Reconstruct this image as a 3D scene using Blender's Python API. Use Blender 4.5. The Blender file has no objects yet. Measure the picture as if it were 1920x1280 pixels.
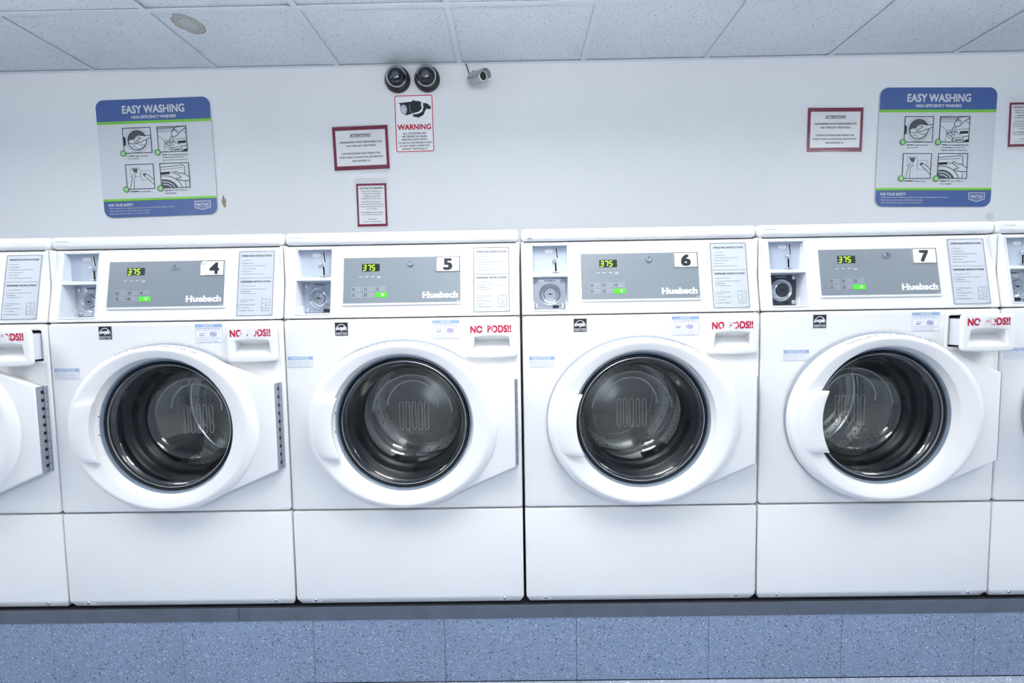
import bpy, bmesh, math, random
from mathutils import Matrix, Vector
from mathutils.geometry import tessellate_polygon
random.seed(7)
PI = math.pi
SC = bpy.context.scene
COL = SC.collection

# ------------------------------------------------------------ camera, world, lights, exposure
CAMP = (-0.0156, -1.4120, 1.1215)
F_PX = 919.88
RX, RY, RZ = -0.066, 0.0165, 0.0074          # pitch, roll, yaw of the fitted view
cam = bpy.data.cameras.new('camera')
cam.sensor_width = 36.0
cam.lens = F_PX * 36.0 / 1920.0
cam.clip_start = 0.02
co = bpy.data.objects.new('camera', cam)
COL.objects.link(co)
_R = (Matrix.Rotation(RZ, 3, 'Z') @ Matrix.Rotation(RX, 3, 'X') @ Matrix.Rotation(RY, 3, 'Y'))
_right, _fwd, _up = _R.col[0], _R.col[1], _R.col[2]
_B = Matrix((_right, _up, -_fwd)).transposed()
co.matrix_world = Matrix.Translation(CAMP) @ _B.to_4x4()
SC.camera = co

HC = 2.3428      # ceiling height
YW = 1.1142      # wall behind the washers
W0 = bpy.data.worlds.new('world')
SC.world = W0
W0.use_nodes = True
W0.node_tree.nodes['Background'].inputs[0].default_value = (0.78, 0.88, 1.0, 1)
W0.node_tree.nodes['Background'].inputs[1].default_value = 0.3

# unseen ceiling lights added, hung low to brighten wall and ceiling: colour and strength
LAMP_RGB = (1.0, 0.985, 0.955)
LAMP_STRENGTH = 12.0
LAMPS = [(-2.35, -0.6), (0.0, -0.6), (2.35, -0.6), (0.0, -2.6)]
LAMP_SIZE = (0.60, 0.60, 0.055)
LAMP_DROP = 0.28

SC.view_settings.view_transform = 'Standard'
SC.view_settings.look = 'None'
SC.view_settings.gamma = 1.0
SC.view_settings.use_curve_mapping = False
SC.view_settings.exposure = 0.44
SC.cycles.use_denoising = True
SC.cycles.max_bounces = 14
SC.cycles.transmission_bounces = 12
SC.cycles.transparent_max_bounces = 12
SC.cycles.sample_clamp_indirect = 6.0

# ------------------------------------------------------------ materials
def lin(c):
    return tuple(((v / 255.0) / 12.92 if v / 255.0 <= 0.04045 else (((v / 255.0) + 0.055) / 1.055) ** 2.4) for v in c)

def mat(name, rgb, rough=0.5, metal=0.0, spec=0.5, emit=None, emit_s=0.0, coat=0.0, noise=0.0, nscale=6.0, bump=0.0, bscale=200.0):
    m = bpy.data.materials.new(name)
    m.use_nodes = True
    nt = m.node_tree
    b = nt.nodes['Principled BSDF']
    c = (*lin(rgb), 1)
    b.inputs['Base Color'].default_value = c
    b.inputs['Roughness'].default_value = rough
    b.inputs['Metallic'].default_value = metal
    b.inputs['Specular IOR Level'].default_value = spec
    b.inputs['Coat Weight'].default_value = coat
    if emit:
        b.inputs['Emission Color'].default_value = (*lin(emit), 1)
        b.inputs['Emission Strength'].default_value = emit_s
    if noise or bump:
        g = nt.nodes.new('ShaderNodeNewGeometry')
    if noise:
        n = nt.nodes.new('ShaderNodeTexNoise'); n.inputs['Scale'].default_value = nscale; n.inputs['Detail'].default_value = 4
        nt.links.new(g.outputs['Position'], n.inputs['Vector'])
        r = nt.nodes.new('ShaderNodeMapRange')
        r.inputs['From Min'].default_value = 0.3; r.inputs['From Max'].default_value = 0.7
        r.inputs['To Min'].default_value = 1 - noise; r.inputs['To Max'].default_value = 1 + noise
        nt.links.new(n.outputs['Fac'], r.inputs['Value'])
        mx = nt.nodes.new('ShaderNodeVectorMath'); mx.operation = 'SCALE'
        mx.inputs[0].default_value = c[:3]
        nt.links.new(r.outputs['Result'], mx.inputs['Scale'])
        nt.links.new(mx.outputs['Vector'], b.inputs['Base Color'])
    if bump:
        n2 = nt.nodes.new('ShaderNodeTexNoise'); n2.inputs['Scale'].default_value = bscale; n2.inputs['Detail'].default_value = 3
        nt.links.new(g.outputs['Position'], n2.inputs['Vector'])
        bp = nt.nodes.new('ShaderNodeBump'); bp.inputs['Strength'].default_value = bump; bp.inputs['Distance'].default_value = 0.002
        nt.links.new(n2.outputs['Fac'], bp.inputs['Height'])
        nt.links.new(bp.outputs['Normal'], b.inputs['Normal'])
    return m

def math_node(nt, op, a=None, b=None, c=None):
    n = nt.nodes.new('ShaderNodeMath'); n.operation = op
    for i, v in enumerate((a, b, c)):
        if v is None: continue
        if isinstance(v, (int, float)): n.inputs[i].default_value = v
        else: nt.links.new(v, n.inputs[i])
    return n.outputs[0]

def mix_col(nt, fac, a, b):
    n = nt.nodes.new('ShaderNodeMix'); n.data_type = 'RGBA'
    nt.links.new(fac, n.inputs['Factor'])
    for v, k in ((a, 6), (b, 7)):
        if isinstance(v, tuple): n.inputs[k].default_value = (*v, 1)
        else: nt.links.new(v, n.inputs[k])
    return n.outputs[2]

def speckle_mat(name, base, dark, light, rough=0.4):
    m = mat(name, base, rough)
    nt = m.node_tree; b = nt.nodes['Principled BSDF']
    g = nt.nodes.new('ShaderNodeNewGeometry')
    n = nt.nodes.new('ShaderNodeTexNoise'); n.inputs['Scale'].default_value = 3.0; n.inputs['Detail'].default_value = 5
    nt.links.new(g.outputs['Position'], n.inputs['Vector'])
    col = mix_col(nt, n.outputs['Fac'], tuple(v * 0.86 for v in lin(base)), tuple(v * 1.12 for v in lin(base)))
    # warped cells make the chips ragged rather than round
    w = nt.nodes.new('ShaderNodeTexNoise'); w.inputs['Scale'].default_value = 130.0
    nt.links.new(g.outputs['Position'], w.inputs['Vector'])
    sc = nt.nodes.new('ShaderNodeVectorMath'); sc.operation = 'SCALE'; sc.inputs['Scale'].default_value = 0.004
    nt.links.new(w.outputs['Color'], sc.inputs[0])
    ad = nt.nodes.new('ShaderNodeVectorMath'); ad.operation = 'ADD'
    nt.links.new(g.outputs['Position'], ad.inputs[0]); nt.links.new(sc.outputs[0], ad.inputs[1])
    for scale, r0, share, colr, seed in ((150.0, 0.40, 0.40, light, 0.0), (145.0, 0.36, 0.22, dark, 3.7), (270.0, 0.40, 0.36, light, 8.1), (250.0, 0.38, 0.25, dark, 5.9)):
        of = nt.nodes.new('ShaderNodeVectorMath'); of.operation = 'ADD'; of.inputs[1].default_value = (seed, seed * 1.3, seed * 0.7)
        nt.links.new(ad.outputs[0], of.inputs[0])
        v = nt.nodes.new('ShaderNodeTexVoronoi'); v.inputs['Scale'].default_value = scale
        nt.links.new(of.outputs[0], v.inputs['Vector'])
        sx = nt.nodes.new('ShaderNodeSeparateColor')
        nt.links.new(v.outputs['Color'], sx.inputs[0])
        rad = math_node(nt, 'MULTIPLY', sx.outputs['Green'], r0)
        inside = math_node(nt, 'LESS_THAN', v.outputs['Distance'], rad)
        pick = math_node(nt, 'LESS_THAN', sx.outputs['Red'], share)
        fac = math_node(nt, 'MULTIPLY', inside, pick)
        col = mix_col(nt, fac, col, lin(colr))
    nt.links.new(col, b.inputs['Base Color'])
    return m

def ceiling_mat(name, base, stain=False):
    m = mat(name, base, 0.9, spec=0.2)
    nt = m.node_tree; b = nt.nodes['Principled BSDF']
    g = nt.nodes.new('ShaderNodeNewGeometry')
    w = nt.nodes.new('ShaderNodeTexNoise'); w.inputs['Scale'].default_value = 90.0
    nt.links.new(g.outputs['Position'], w.inputs['Vector'])
    sc = nt.nodes.new('ShaderNodeVectorMath'); sc.operation = 'SCALE'; sc.inputs['Scale'].default_value = 0.012
    nt.links.new(w.outputs['Color'], sc.inputs[0])
    ad = nt.nodes.new('ShaderNodeVectorMath'); ad.operation = 'ADD'
    nt.links.new(g.outputs['Position'], ad.inputs[0]); nt.links.new(sc.outputs[0], ad.inputs[1])
    n = nt.nodes.new('ShaderNodeTexNoise'); n.inputs['Scale'].default_value = 5.0
    nt.links.new(g.outputs['Position'], n.inputs['Vector'])
    col = mix_col(nt, n.outputs['Fac'], tuple(v * 0.95 for v in lin(base)), tuple(v * 1.05 for v in lin(base)))
    if stain:
        sp = nt.nodes.new('ShaderNodeSeparateXYZ'); nt.links.new(g.outputs['Position'], sp.inputs[0])
        dx = math_node(nt, 'MULTIPLY', math_node(nt, 'SUBTRACT', sp.outputs[0], -1.378), 1 / 0.062)
        dy = math_node(nt, 'MULTIPLY', math_node(nt, 'SUBTRACT', sp.outputs[1], 0.742), 1 / 0.078)
        d = math_node(nt, 'SQRT', math_node(nt, 'ADD', math_node(nt, 'MULTIPLY', dx, dx), math_node(nt, 'MULTIPLY', dy, dy)))
        n3 = nt.nodes.new('ShaderNodeTexNoise'); n3.inputs['Scale'].default_value = 26.0; n3.inputs['Detail'].default_value = 4
        nt.links.new(g.outputs['Position'], n3.inputs['Vector'])
        dd = math_node(nt, 'ADD', d, math_node(nt, 'MULTIPLY', math_node(nt, 'SUBTRACT', n3.outputs['Fac'], 0.5), 0.5))
        cr = nt.nodes.new('ShaderNodeValToRGB')
        e = cr.color_ramp.elements
        e[0].position = 0.0; e[0].color = (0.45, 0.45, 0.45, 1)
        e[1].position = 1.0; e[1].color = (0, 0, 0, 1)
        for p, v in ((0.52, 0.5), (0.60, 0.85), (0.66, 0.55), (0.86, 0.65), (0.93, 1.0), (0.97, 0.0)):
            q = e.new(p); q.color = (v, v, v, 1)
        nt.links.new(dd, cr.inputs[0])
        col = mix_col(nt, cr.outputs[0], col, lin((150, 142, 128)))
    for scale, r0, share, seed, dk in ((140.0, 0.34, 0.5, 0.0, 0.36), (250.0, 0.36, 0.6, 5.3, 0.45)):
        of = nt.nodes.new('ShaderNodeVectorMath'); of.operation = 'ADD'; of.inputs[1].default_value = (seed, seed * 1.3, seed)
        nt.links.new(ad.outputs[0], of.inputs[0])
        v = nt.nodes.new('ShaderNodeTexVoronoi'); v.inputs['Scale'].default_value = scale
        nt.links.new(of.outputs[0], v.inputs['Vector'])
        sx = nt.nodes.new('ShaderNodeSeparateColor'); nt.links.new(v.outputs['Color'], sx.inputs[0])
        rad = math_node(nt, 'MULTIPLY', sx.outputs['Green'], r0)
        fac = math_node(nt, 'MULTIPLY', math_node(nt, 'LESS_THAN', v.outputs['Distance'], rad), math_node(nt, 'LESS_THAN', sx.outputs['Red'], share))
        col = mix_col(nt, fac, col, tuple(v_ * dk for v_ in lin(base)))
    nt.links.new(col, b.inputs['Base Color'])
    return m

def glass_mat(name, rgb=(0.97, 0.985, 0.99), ior=1.47, rough=0.0):
    m = bpy.data.materials.new(name); m.use_nodes = True
    b = m.node_tree.nodes['Principled BSDF']
    b.inputs['Base Color'].default_value = (*rgb, 1)
    b.inputs['Transmission Weight'].default_value = 1.0
    b.inputs['Roughness'].default_value = rough
    b.inputs['IOR'].default_value = ior
    return m

def film_mat(name, tint=(1, 1, 1), gloss=0.06, rough=0.08, ior=1.45, refl=(1, 1, 1)):
    m = bpy.data.materials.new(name); m.use_nodes = True
    nt = m.node_tree; nt.nodes.remove(nt.nodes['Principled BSDF'])
    out = nt.nodes['Material Output']
    t = nt.nodes.new('ShaderNodeBsdfTransparent'); t.inputs[0].default_value = (*tint, 1)
    g = nt.nodes.new('ShaderNodeBsdfGlossy'); g.inputs['Roughness'].default_value = rough; g.inputs['Color'].default_value = (*refl, 1)
    fr = nt.nodes.new('ShaderNodeFresnel'); fr.inputs[0].default_value = ior
    f = math_node(nt, 'ADD', fr.outputs[0], gloss)
    mx = nt.nodes.new('ShaderNodeMixShader')
    nt.links.new(f, mx.inputs[0]); nt.links.new(t.outputs[0], mx.inputs[1]); nt.links.new(g.outputs[0], mx.inputs[2])
    nt.links.new(mx.outputs[0], out.inputs[0])
    return m

def worn_mat(name, rgb, under):
    """print that has flaked away; how much is the object's own 'wear' property"""
    m = mat(name, rgb, 0.5)
    nt = m.node_tree; b = nt.nodes['Principled BSDF']
    at = nt.nodes.new('ShaderNodeAttribute'); at.attribute_type = 'OBJECT'; at.attribute_name = 'wear'
    g = nt.nodes.new('ShaderNodeTexCoord')
    gp = nt.nodes.new('ShaderNodeNewGeometry')
    n = nt.nodes.new('ShaderNodeTexNoise'); n.inputs['Scale'].default_value = 170.0; n.inputs['Detail'].default_value = 2
    nt.links.new(gp.outputs['Position'], n.inputs['Vector'])
    sp = nt.nodes.new('ShaderNodeSeparateXYZ'); nt.links.new(g.outputs['Object'], sp.inputs[0])
    d = math_node(nt, 'ABSOLUTE', math_node(nt, 'SUBTRACT', sp.outputs[0], 0.250))
    near = nt.nodes.new('ShaderNodeMapRange')
    near.inputs['From Min'].default_value = 0.014; near.inputs['From Max'].default_value = 0.036
    near.inputs['To Min'].default_value = 0.40; near.inputs['To Max'].default_value = 0.06
    nt.links.new(d, near.inputs['Value'])
    thr = math_node(nt, 'ADD', math_node(nt, 'MULTIPLY', near.outputs[0], at.outputs['Fac']), 0.24)
    fac = math_node(nt, 'LESS_THAN', n.outputs['Fac'], thr)
    nt.links.new(mix_col(nt, fac, lin(rgb), lin(under)), b.inputs['Base Color'])
    return m

M = {}
M['white'] = mat('white_enamel', (245, 245, 245), 0.32, coat=0.15)
M['white_plastic'] = mat('white_plastic', (245, 245, 245), 0.38)
M['niche'] = mat('white_niche_plastic', (226, 230, 238), 0.5)
M['coinplate'] = mat('pale_grey_steel', (188, 198, 212), 0.45)
M['panel'] = mat('grey_panel_film', (130, 140, 148), 0.45, noise=0.03)
M['black'] = mat('black_plastic', (22, 24, 30), 0.4)
M['slot'] = mat('dark_opening', (6, 7, 10), 0.8)
M['ink'] = mat('black_ink', (28, 32, 42), 0.6)
M['inksoft'] = mat('grey_ink', (92, 98, 112), 0.6)
M['inkblue'] = mat('blue_grey_ink', (172, 182, 208), 0.6)
M['paper'] = mat('white_paper', (240, 242, 245), 0.6)
M['labelgrey'] = mat('pale_grey_label', (200, 206, 214), 0.5)
M['labelwhite'] = mat('white_label', (240, 242, 246), 0.45)
M['border'] = mat('grey_border_ink', (72, 80, 92), 0.5)
M['whiteprint'] = mat('white_print', (244, 246, 250), 0.5)
M['green_led'] = mat('green_segments', (150, 235, 20), 0.5, emit=(165, 255, 30), emit_s=1.2)
M['green_key'] = mat('lit_green_key', (70, 215, 30), 0.4, emit=(70, 225, 25), emit_s=0.35)
M['chrome'] = mat('chrome', (214, 218, 224), 0.12, metal=1.0)
M['steel'] = mat('brushed_steel', (190, 196, 204), 0.3, metal=1.0)
M['hinge'] = mat('hinge_steel', (168, 174, 184), 0.4, metal=0.5)
M['satin'] = mat('satin_grey_plate', (172, 184, 200), 0.5, metal=0.3)
M['blackplate'] = mat('black_lock_plate', (58, 62, 72), 0.5, bump=0.2)
M['drum'] = mat('drum_steel', (206, 208, 210), 0.2, metal=0.85)
M['drumback'] = mat('drum_back_steel', (232, 230, 222), 0.27, metal=0.45)
M['lifter'] = mat('dark_lifter', (96, 98, 102), 0.35, metal=0.8)
M['hole'] = mat('hole_shadow', (26, 28, 33), 0.7)
M['rubber'] = mat('dark_rubber', (34, 38, 46), 0.38)
M['greyring'] = mat('grey_trim_plastic', (120, 134, 150), 0.3)
M['greyedge'] = mat('grey_door_edge', (150, 160, 174), 0.4)
M['seal'] = mat('black_seal', (24, 28, 34), 0.35)
M['glass'] = glass_mat('window_glass')
M['rib'] = glass_mat('reflection_ridge_glass', (0.95, 0.96, 0.97), 1.47, 0.12)  # whitish ridges that stand in for reflections seen in the bowl
M['rib'].node_tree.nodes['Principled BSDF'].inputs['Transmission Weight'].default_value = 0.75
M['noticeblue'] = mat('notice_blue', (156, 184, 222), 0.5)
M['red'] = mat('red_print', (190, 12, 58), 0.5)
M['worn'] = worn_mat('worn_red_print', (196, 8, 64), (238, 240, 245))
M['maroon'] = mat('maroon_border', (128, 22, 62), 0.5)
M['signblue'] = mat('sign_blue', (66, 94, 154), 0.42)
M['signgrey'] = mat('sign_pale_grey', (208, 214, 220), 0.42)
M['signgreen'] = mat('sign_green', (122, 200, 60), 0.42)
M['badge'] = mat('badge_green', (134, 200, 116), 0.42)
M['badgering'] = mat('badge_ring_green', (24, 78, 52), 0.5)
M['purple'] = mat('purple_ink', (134, 110, 190), 0.5)
M['film'] = film_mat('clear_lamination', (1, 1, 1), 0.0, 0.06, 1.35)
M['tape'] = film_mat('clear_tape', (1, 1, 1), 0.0, 0.12, 1.35)
M['wall'] = mat('wall_paint', (229, 232, 236), 0.6, noise=0.012, nscale=2.5, bump=0.04, bscale=60)
M['otherwall'] = mat('side_wall_paint', (212, 217, 224), 0.7)
M['bare'] = mat('bare_plaster', (150, 140, 124), 0.9, noise=0.2, nscale=90)
M['smudge'] = mat('wall_smudge', (208, 213, 220), 0.7)
M['grid'] = mat('ceiling_grid_white', (216, 224, 233), 0.5)
M['tile'] = ceiling_mat('ceiling_tile_pitted', (219, 228, 237))
M['tilestain'] = ceiling_mat('ceiling_tile_water_stained', (219, 228, 237), stain=True)
M['gap'] = mat('dark_gap', (40, 44, 52), 0.8)
M['curb'] = speckle_mat('speckled_curb_tile', (134, 152, 180), (46, 56, 80), (232, 238, 246), 0.45)
M['floor'] = speckle_mat('speckled_floor_tile', (160, 170, 188), (60, 70, 96), (236, 240, 248), 0.35)
M['vinyl'] = mat('dark_grey_vinyl', (92, 100, 114), 0.5, noise=0.12, nscale=14)
M['domeblack'] = mat('dome_base_black', (34, 36, 42), 0.35)
M['smoke'] = film_mat('smoked_dome', (0.48, 0.50, 0.54), 0.07, 0.05, 1.25, (0.55, 0.57, 0.6))
M['camgrey'] = mat('camera_grey_metal', (168, 174, 182), 0.4, metal=0.2)

# ------------------------------------------------------------ mesh builder
class MB:
    def __init__(self):
        self.v = []; self.f = []; self.fm = []; self.mats = []
        self.sharp = 0.6; self.recalc = False
    def mi(self, m):
        m = M[m] if isinstance(m, str) else m
        if m not in self.mats: self.mats.append(m)
        return self.mats.index(m)
    def add(self, vs, fs, m, T=None):
        o = len(self.v); k = self.mi(m)
        for p in vs:
            p = Vector(p)
            self.v.append(tuple(T @ p) if T is not None else tuple(p))
        for f in fs:
            self.f.append([i + o for i in f]); self.fm.append(k)
        return self
    def mesh(self, me, m, T=None):
        return self.add([v.co for v in me.vertices], [list(p.vertices) for p in me.polygons], m, T)
    def box(self, x0, x1, y0, y1, z0, z1, m, T=None, bev=0.0, seg=2, skip=()):
        bm = bmesh.new()
        vs = [bm.verts.new(p) for p in ((x0, y0, z0), (x1, y0, z0), (x1, y1, z0), (x0, y1, z0), (x0, y0, z1), (x1, y0, z1), (x1, y1, z1), (x0, y1, z1))]
        F = dict(bottom=(3, 2, 1, 0), top=(4, 5, 6, 7), front=(0, 1, 5, 4), right=(1, 2, 6, 5), back=(2, 3, 7, 6), left=(3, 0, 4, 7))
        for k, q in F.items():
            if k not in skip: bm.faces.new([vs[i] for i in q])
        if bev: bmesh.ops.bevel(bm, geom=bm.edges[:], offset=bev, segments=seg, affect='EDGES', profile=0.5)
        self._bm(bm, m, T); return self
    def _bm(self, bm, m, T=None):
        bm.verts.index_update()
        self.add([v.co.copy() for v in bm.verts], [[v.index for v in f.verts] for f in bm.faces], m, T)
        bm.free()
    def prism_x(self, prof, x0, x1, m, T=None, bev=0.0, seg=2):
        """profile of (y, z) points swept along x"""
        bm = bmesh.new()
        a = [bm.verts.new((x0, y, z)) for y, z in prof]; b = [bm.verts.new((x1, y, z)) for y, z in prof]
        n = len(prof)
        bm.faces.new(a); bm.faces.new(b[::-1])
        for i in range(n): bm.faces.new((a[i], b[i], b[(i + 1) % n], a[(i + 1) % n]))
        bmesh.ops.recalc_face_normals(bm, faces=bm.faces[:])
        if bev: bmesh.ops.bevel(bm, geom=bm.edges[:], offset=bev, segments=seg, affect='EDGES', profile=0.5)
        self._bm(bm, m, T); return self
    def lathe(self, prof, c, m, n=64, T=None, closed=False, a0=0.0, a1=2 * PI):
        """profile of (r, y) turned about the y axis through c = (x, z)"""
        full = abs(a1 - a0 - 2 * PI) < 1e-6
        k = n if full else n + 1
        vs = []; fs = []; np_ = len(prof)
        for i in range(k):
            a = a0 + (a1 - a0) * i / n
            for r, y in prof: vs.append((c[0] + r * math.cos(a), y, c[1] + r * math.sin(a)))
        for i in range(n):
            j = (i + 1) % k
            for q in range(np_ if closed else np_ - 1):
                w = (q + 1) % np_
                fs.append([i * np_ + q, i * np_ + w, j * np_ + w, j * np_ + q])
        return self.add(vs, fs, m, T)
    def tube(self, pts, r, m, n=8, T=None, caps=True):
        pts = [Vector(p) for p in pts]; vs = []; fs = []
        rr = r if isinstance(r, (list, tuple)) else [r] * len(pts)
        d0 = (pts[1] - pts[0]).normalized()
        u = d0.cross(Vector((0, 0, 1)))
        if u.length < 1e-3: u = d0.cross(Vector((1, 0, 0)))
        u.normalize()
        for i, p in enumerate(pts):
            d = (pts[min(i + 1, len(pts) - 1)] - pts[max(i - 1, 0)]).normalized()
            u = (u - d * u.dot(d)).normalized(); w = d.cross(u)
            for k in range(n):
                a = 2 * PI * k / n
                vs.append(p + (u * math.cos(a) + w * math.sin(a)) * rr[i])
        for i in range(len(pts) - 1):
            for k in range(n):
                l = (k + 1) % n
                fs.append([i * n + k, i * n + l, (i + 1) * n + l, (i + 1) * n + k])
        if caps:
            fs.append(list(range(n))[::-1]); fs.append([(len(pts) - 1) * n + k for k in range(n)])
        return self.add(vs, fs, m, T)
    # flat artwork, front towards -y, coordinates (x, z), y = height of the print
    def poly(self, pts, y, m, T=None):
        vs = [(p[0], y, p[1]) for p in pts]
        tr = tessellate_polygon([[Vector((p[0], p[1], 0)) for p in pts]])
        return self.add(vs, [list(t) for t in tr], m, T)
    def rect(self, x0, z0, x1, z1, y, m, T=None):
        return self.add([(x0, y, z0), (x1, y, z0), (x1, y, z1), (x0, y, z1)], [[0, 1, 2, 3]], m, T)
    def frame(self, x0, z0, x1, z1, w, y, m, T=None):
        self.rect(x0, z0, x1, z0 + w, y, m, T); self.rect(x0, z1 - w, x1, z1, y, m, T)
        self.rect(x0, z0 + w, x0 + w, z1 - w, y, m, T); self.rect(x1 - w, z0 + w, x1, z1 - w, y, m, T)
        return self
    def disc(self, x, z, r, y, m, n=24, T=None, a0=0, a1=2 * PI, ri=0.0):
        full = a1 - a0 > 6.28
        k = n if full else n + 1
        A = [a0 + (a1 - a0) * i / n for i in range(k)]
        if ri:
            vs = [(x + q * math.cos(a), y, z + q * math.sin(a)) for a in A for q in (r, ri)]
            fs = [[2 * i, 2 * ((i + 1) % k), 2 * ((i + 1) % k) + 1, 2 * i + 1] for i in range(n)]
        else:
            vs = [(x, y, z)] + [(x + r * math.cos(a), y, z + r * math.sin(a)) for a in A]
            fs = [[0, 1 + i, 1 + (i + 1) % k] for i in range(n)]
        return self.add(vs, fs, m, T)
    def stroke(self, pts, w, y, m, T=None):
        P = [Vector(p) for p in pts]; vs = []
        for i, p in enumerate(P):
            d = (P[min(i + 1, len(P) - 1)] - P[max(i - 1, 0)])
            d = d.normalized() if d.length > 0 else Vector((1, 0))
            nn = Vector((-d.y, d.x)) * w / 2
            vs += [(p.x + nn.x, y, p.y + nn.y), (p.x - nn.x, y, p.y - nn.y)]
        return self.add(vs, [[2 * i, 2 * i + 1, 2 * i + 3, 2 * i + 2] for i in range(len(P) - 1)], m, T)
    def text(self, s, x0, z0, x1, z1, y, m, T=None, bold=0.0, shear=0.0, align='CENTER', keep=False, res=2, line=1.0):
        """letters stretched to fill the box; keep = same height, natural width, aligned in the box"""
        me = text_mesh(s, 0.0, shear, align, res, line)
        lo = [min(v.co[i] for v in me.vertices) - bold for i in (0, 1)]; hi = [max(v.co[i] for v in me.vertices) + bold for i in (0, 1)]
        sy = (z1 - z0) / (hi[1] - lo[1])
        sx = sy * (1 if keep is True else keep) if keep else (x1 - x0) / (hi[0] - lo[0])
        if keep: ox = {'CENTER': (x0 + x1) / 2 - sx * (lo[0] + hi[0]) / 2, 'LEFT': x0 - sx * lo[0], 'RIGHT': x1 - sx * hi[0]}[align]
        else: ox = x0 - sx * lo[0]
        fs = [list(p.vertices) for p in me.polygons]
        # heavy type: the letter struck at four corners of the extra weight
        for k, (dx, dz) in enumerate(((-bold, -bold), (bold, -bold), (-bold, bold), (bold, bold)) if bold else ((0, 0),)):
            self.add([(ox + (v.co[0] + dx) * sx, y - 0.00006 * k, z0 + (v.co[1] + dz - lo[1]) * sy) for v in me.vertices], fs, m, T)
        return self
    def scrawl(self, x0, x1, z, h, y, m, rnd, T=None, share=0.6):
        """print too small to read: word-long strokes"""
        x = x0
        while x < x1 - h * 0.8:
            w = min(rnd.uniform(1.2, 4.2) * h, x1 - x)
            k = max(1, int(w / (h * 0.62)))
            for i in range(k):
                hh = h * rnd.uniform(0.55, 1.0)
                self.rect(x + w * i / k, z, x + w * (i + share) / k, z + hh, y, m, T)
            x += w + h * 0.5
        return self
    def build(self, name, parent=None, loc=(0, 0, 0), origin=(0, 0, 0), smooth=True):
        me = bpy.data.meshes.new(name)
        ox, oy, oz = origin
        me.from_pydata([(a - ox, b - oy, c - oz) for a, b, c in self.v], [], self.f)
        for m in self.mats: me.materials.append(m)
        me.polygons.foreach_set('material_index', self.fm)
        if smooth:
            me.polygons.foreach_set('use_smooth', [True] * len(me.polygons))
        me.update()
        me.validate()
        if self.recalc:
            bm = bmesh.new(); bm.from_mesh(me); bmesh.ops.remove_doubles(bm, verts=bm.verts[:], dist=1e-6)
            bmesh.ops.recalc_face_normals(bm, faces=bm.faces[:]); bm.to_mesh(me); bm.free()
        if smooth: me.set_sharp_from_angle(angle=self.sharp)
        return link(name, me, parent, loc)

def link(name, me, parent=None, loc=(0, 0, 0)):
    o = bpy.data.objects.new(name, me)
    COL.objects.link(o)
    o.parent = parent; o.location = loc
    return o

_TX = {}
def text_mesh(s, bold, shear, align, res, line):
    k = (s, bold, shear, align, res, line)
    if k not in _TX:
        cu = bpy.data.curves.new('t', 'FONT'); cu.body = s; cu.offset = bold; cu.shear = shear
        cu.align_x = align; cu.resolution_u = res; cu.space_line = line
        ob = bpy.data.objects.new('t', cu)
        _TX[k] = bpy.data.meshes.new_from_object(ob)
        bpy.data.objects.remove(ob); bpy.data.curves.remove(cu)
    return _TX[k]

def rrect(x0, z0, x1, z1, r, n=5):
    out = []
    for cx, cz, a in ((x1 - r, z1 - r, 0), (x0 + r, z1 - r, PI / 2), (x0 + r, z0 + r, PI), (x1 - r, z0 + r, 1.5 * PI)):
        for i in range(n + 1):
            b = a + PI / 2 * i / n
            out.append((cx + r * math.cos(b), cz + r * math.sin(b)))
    return out
def circle(cx, cz, r, n=72):
    return [(cx + r * math.cos(2 * PI * i / n), cz + r * math.sin(2 * PI * i / n)) for i in range(n)]

def plate(mb, loops, y_front, t, m, bev=0.0, seg=2, T=None):
    """flat plate of any outline with holes, rounded edges; front face at y_front, thickness t behind it"""
    cu = bpy.data.curves.new('c', 'CURVE'); cu.dimensions = '2D'; cu.fill_mode = 'BOTH'
    cu.extrude = max(t / 2 - bev, 0.0); cu.bevel_depth = bev; cu.bevel_resolution = seg - 1; cu.offset = -bev
    for lp in loops:
        sp = cu.splines.new('POLY'); sp.points.add(len(lp) - 1)
        for p, q in zip(sp.points, lp): p.co = (q[0], q[1], 0, 1)
        sp.use_cyclic_u = True
    ob = bpy.data.objects.new('c', cu); me = bpy.data.meshes.new_from_object(ob)
    bm = bmesh.new(); bm.from_mesh(me)
    bmesh.ops.remove_doubles(bm, verts=bm.verts[:], dist=1e-6)
    for v in bm.verts: v.co = (v.co[0], y_front + t / 2 - v.co[2], v.co[1])
    mb._bm(bm, m, T)
    bpy.data.objects.remove(ob); bpy.data.curves.remove(cu); bpy.data.meshes.remove(me)
    return mb

def empty(name, loc, label, cat, group=None, rot=None):
    o = bpy.data.objects.new(name, None); COL.objects.link(o)
    o.location = loc; o.empty_display_size = 0.05
    if rot: o.rotation_euler = rot
    o['label'] = label; o['category'] = cat
    if group: o['group'] = group
    return o
def tag(o, label, cat, group=None):
    o['label'] = label; o['category'] = cat
    if group: o['group'] = group
    return o
def structure(o):
    o['kind'] = 'structure'; return o

# ------------------------------------------------------------ the room
XL, XR, YB = -3.75, 3.75, -3.9
structure(MB().box(XL, XR, YW, YW + 0.1, 0, HC + 0.1, 'wall').build('wall_back', smooth=False))
wall_back = bpy.data.objects['wall_back']
structure(MB().box(XL - 0.1, XL, YB, YW + 0.1, 0, HC + 0.1, 'otherwall').build('wall_left', smooth=False))
structure(MB().box(XR, XR + 0.1, YB, YW + 0.1, 0, HC + 0.1, 'otherwall').build('wall_right', smooth=False))
structure(MB().box(XL, XR, YB - 0.1, YB, 0, HC + 0.1, 'otherwall').build('wall_front', smooth=False))

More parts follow.
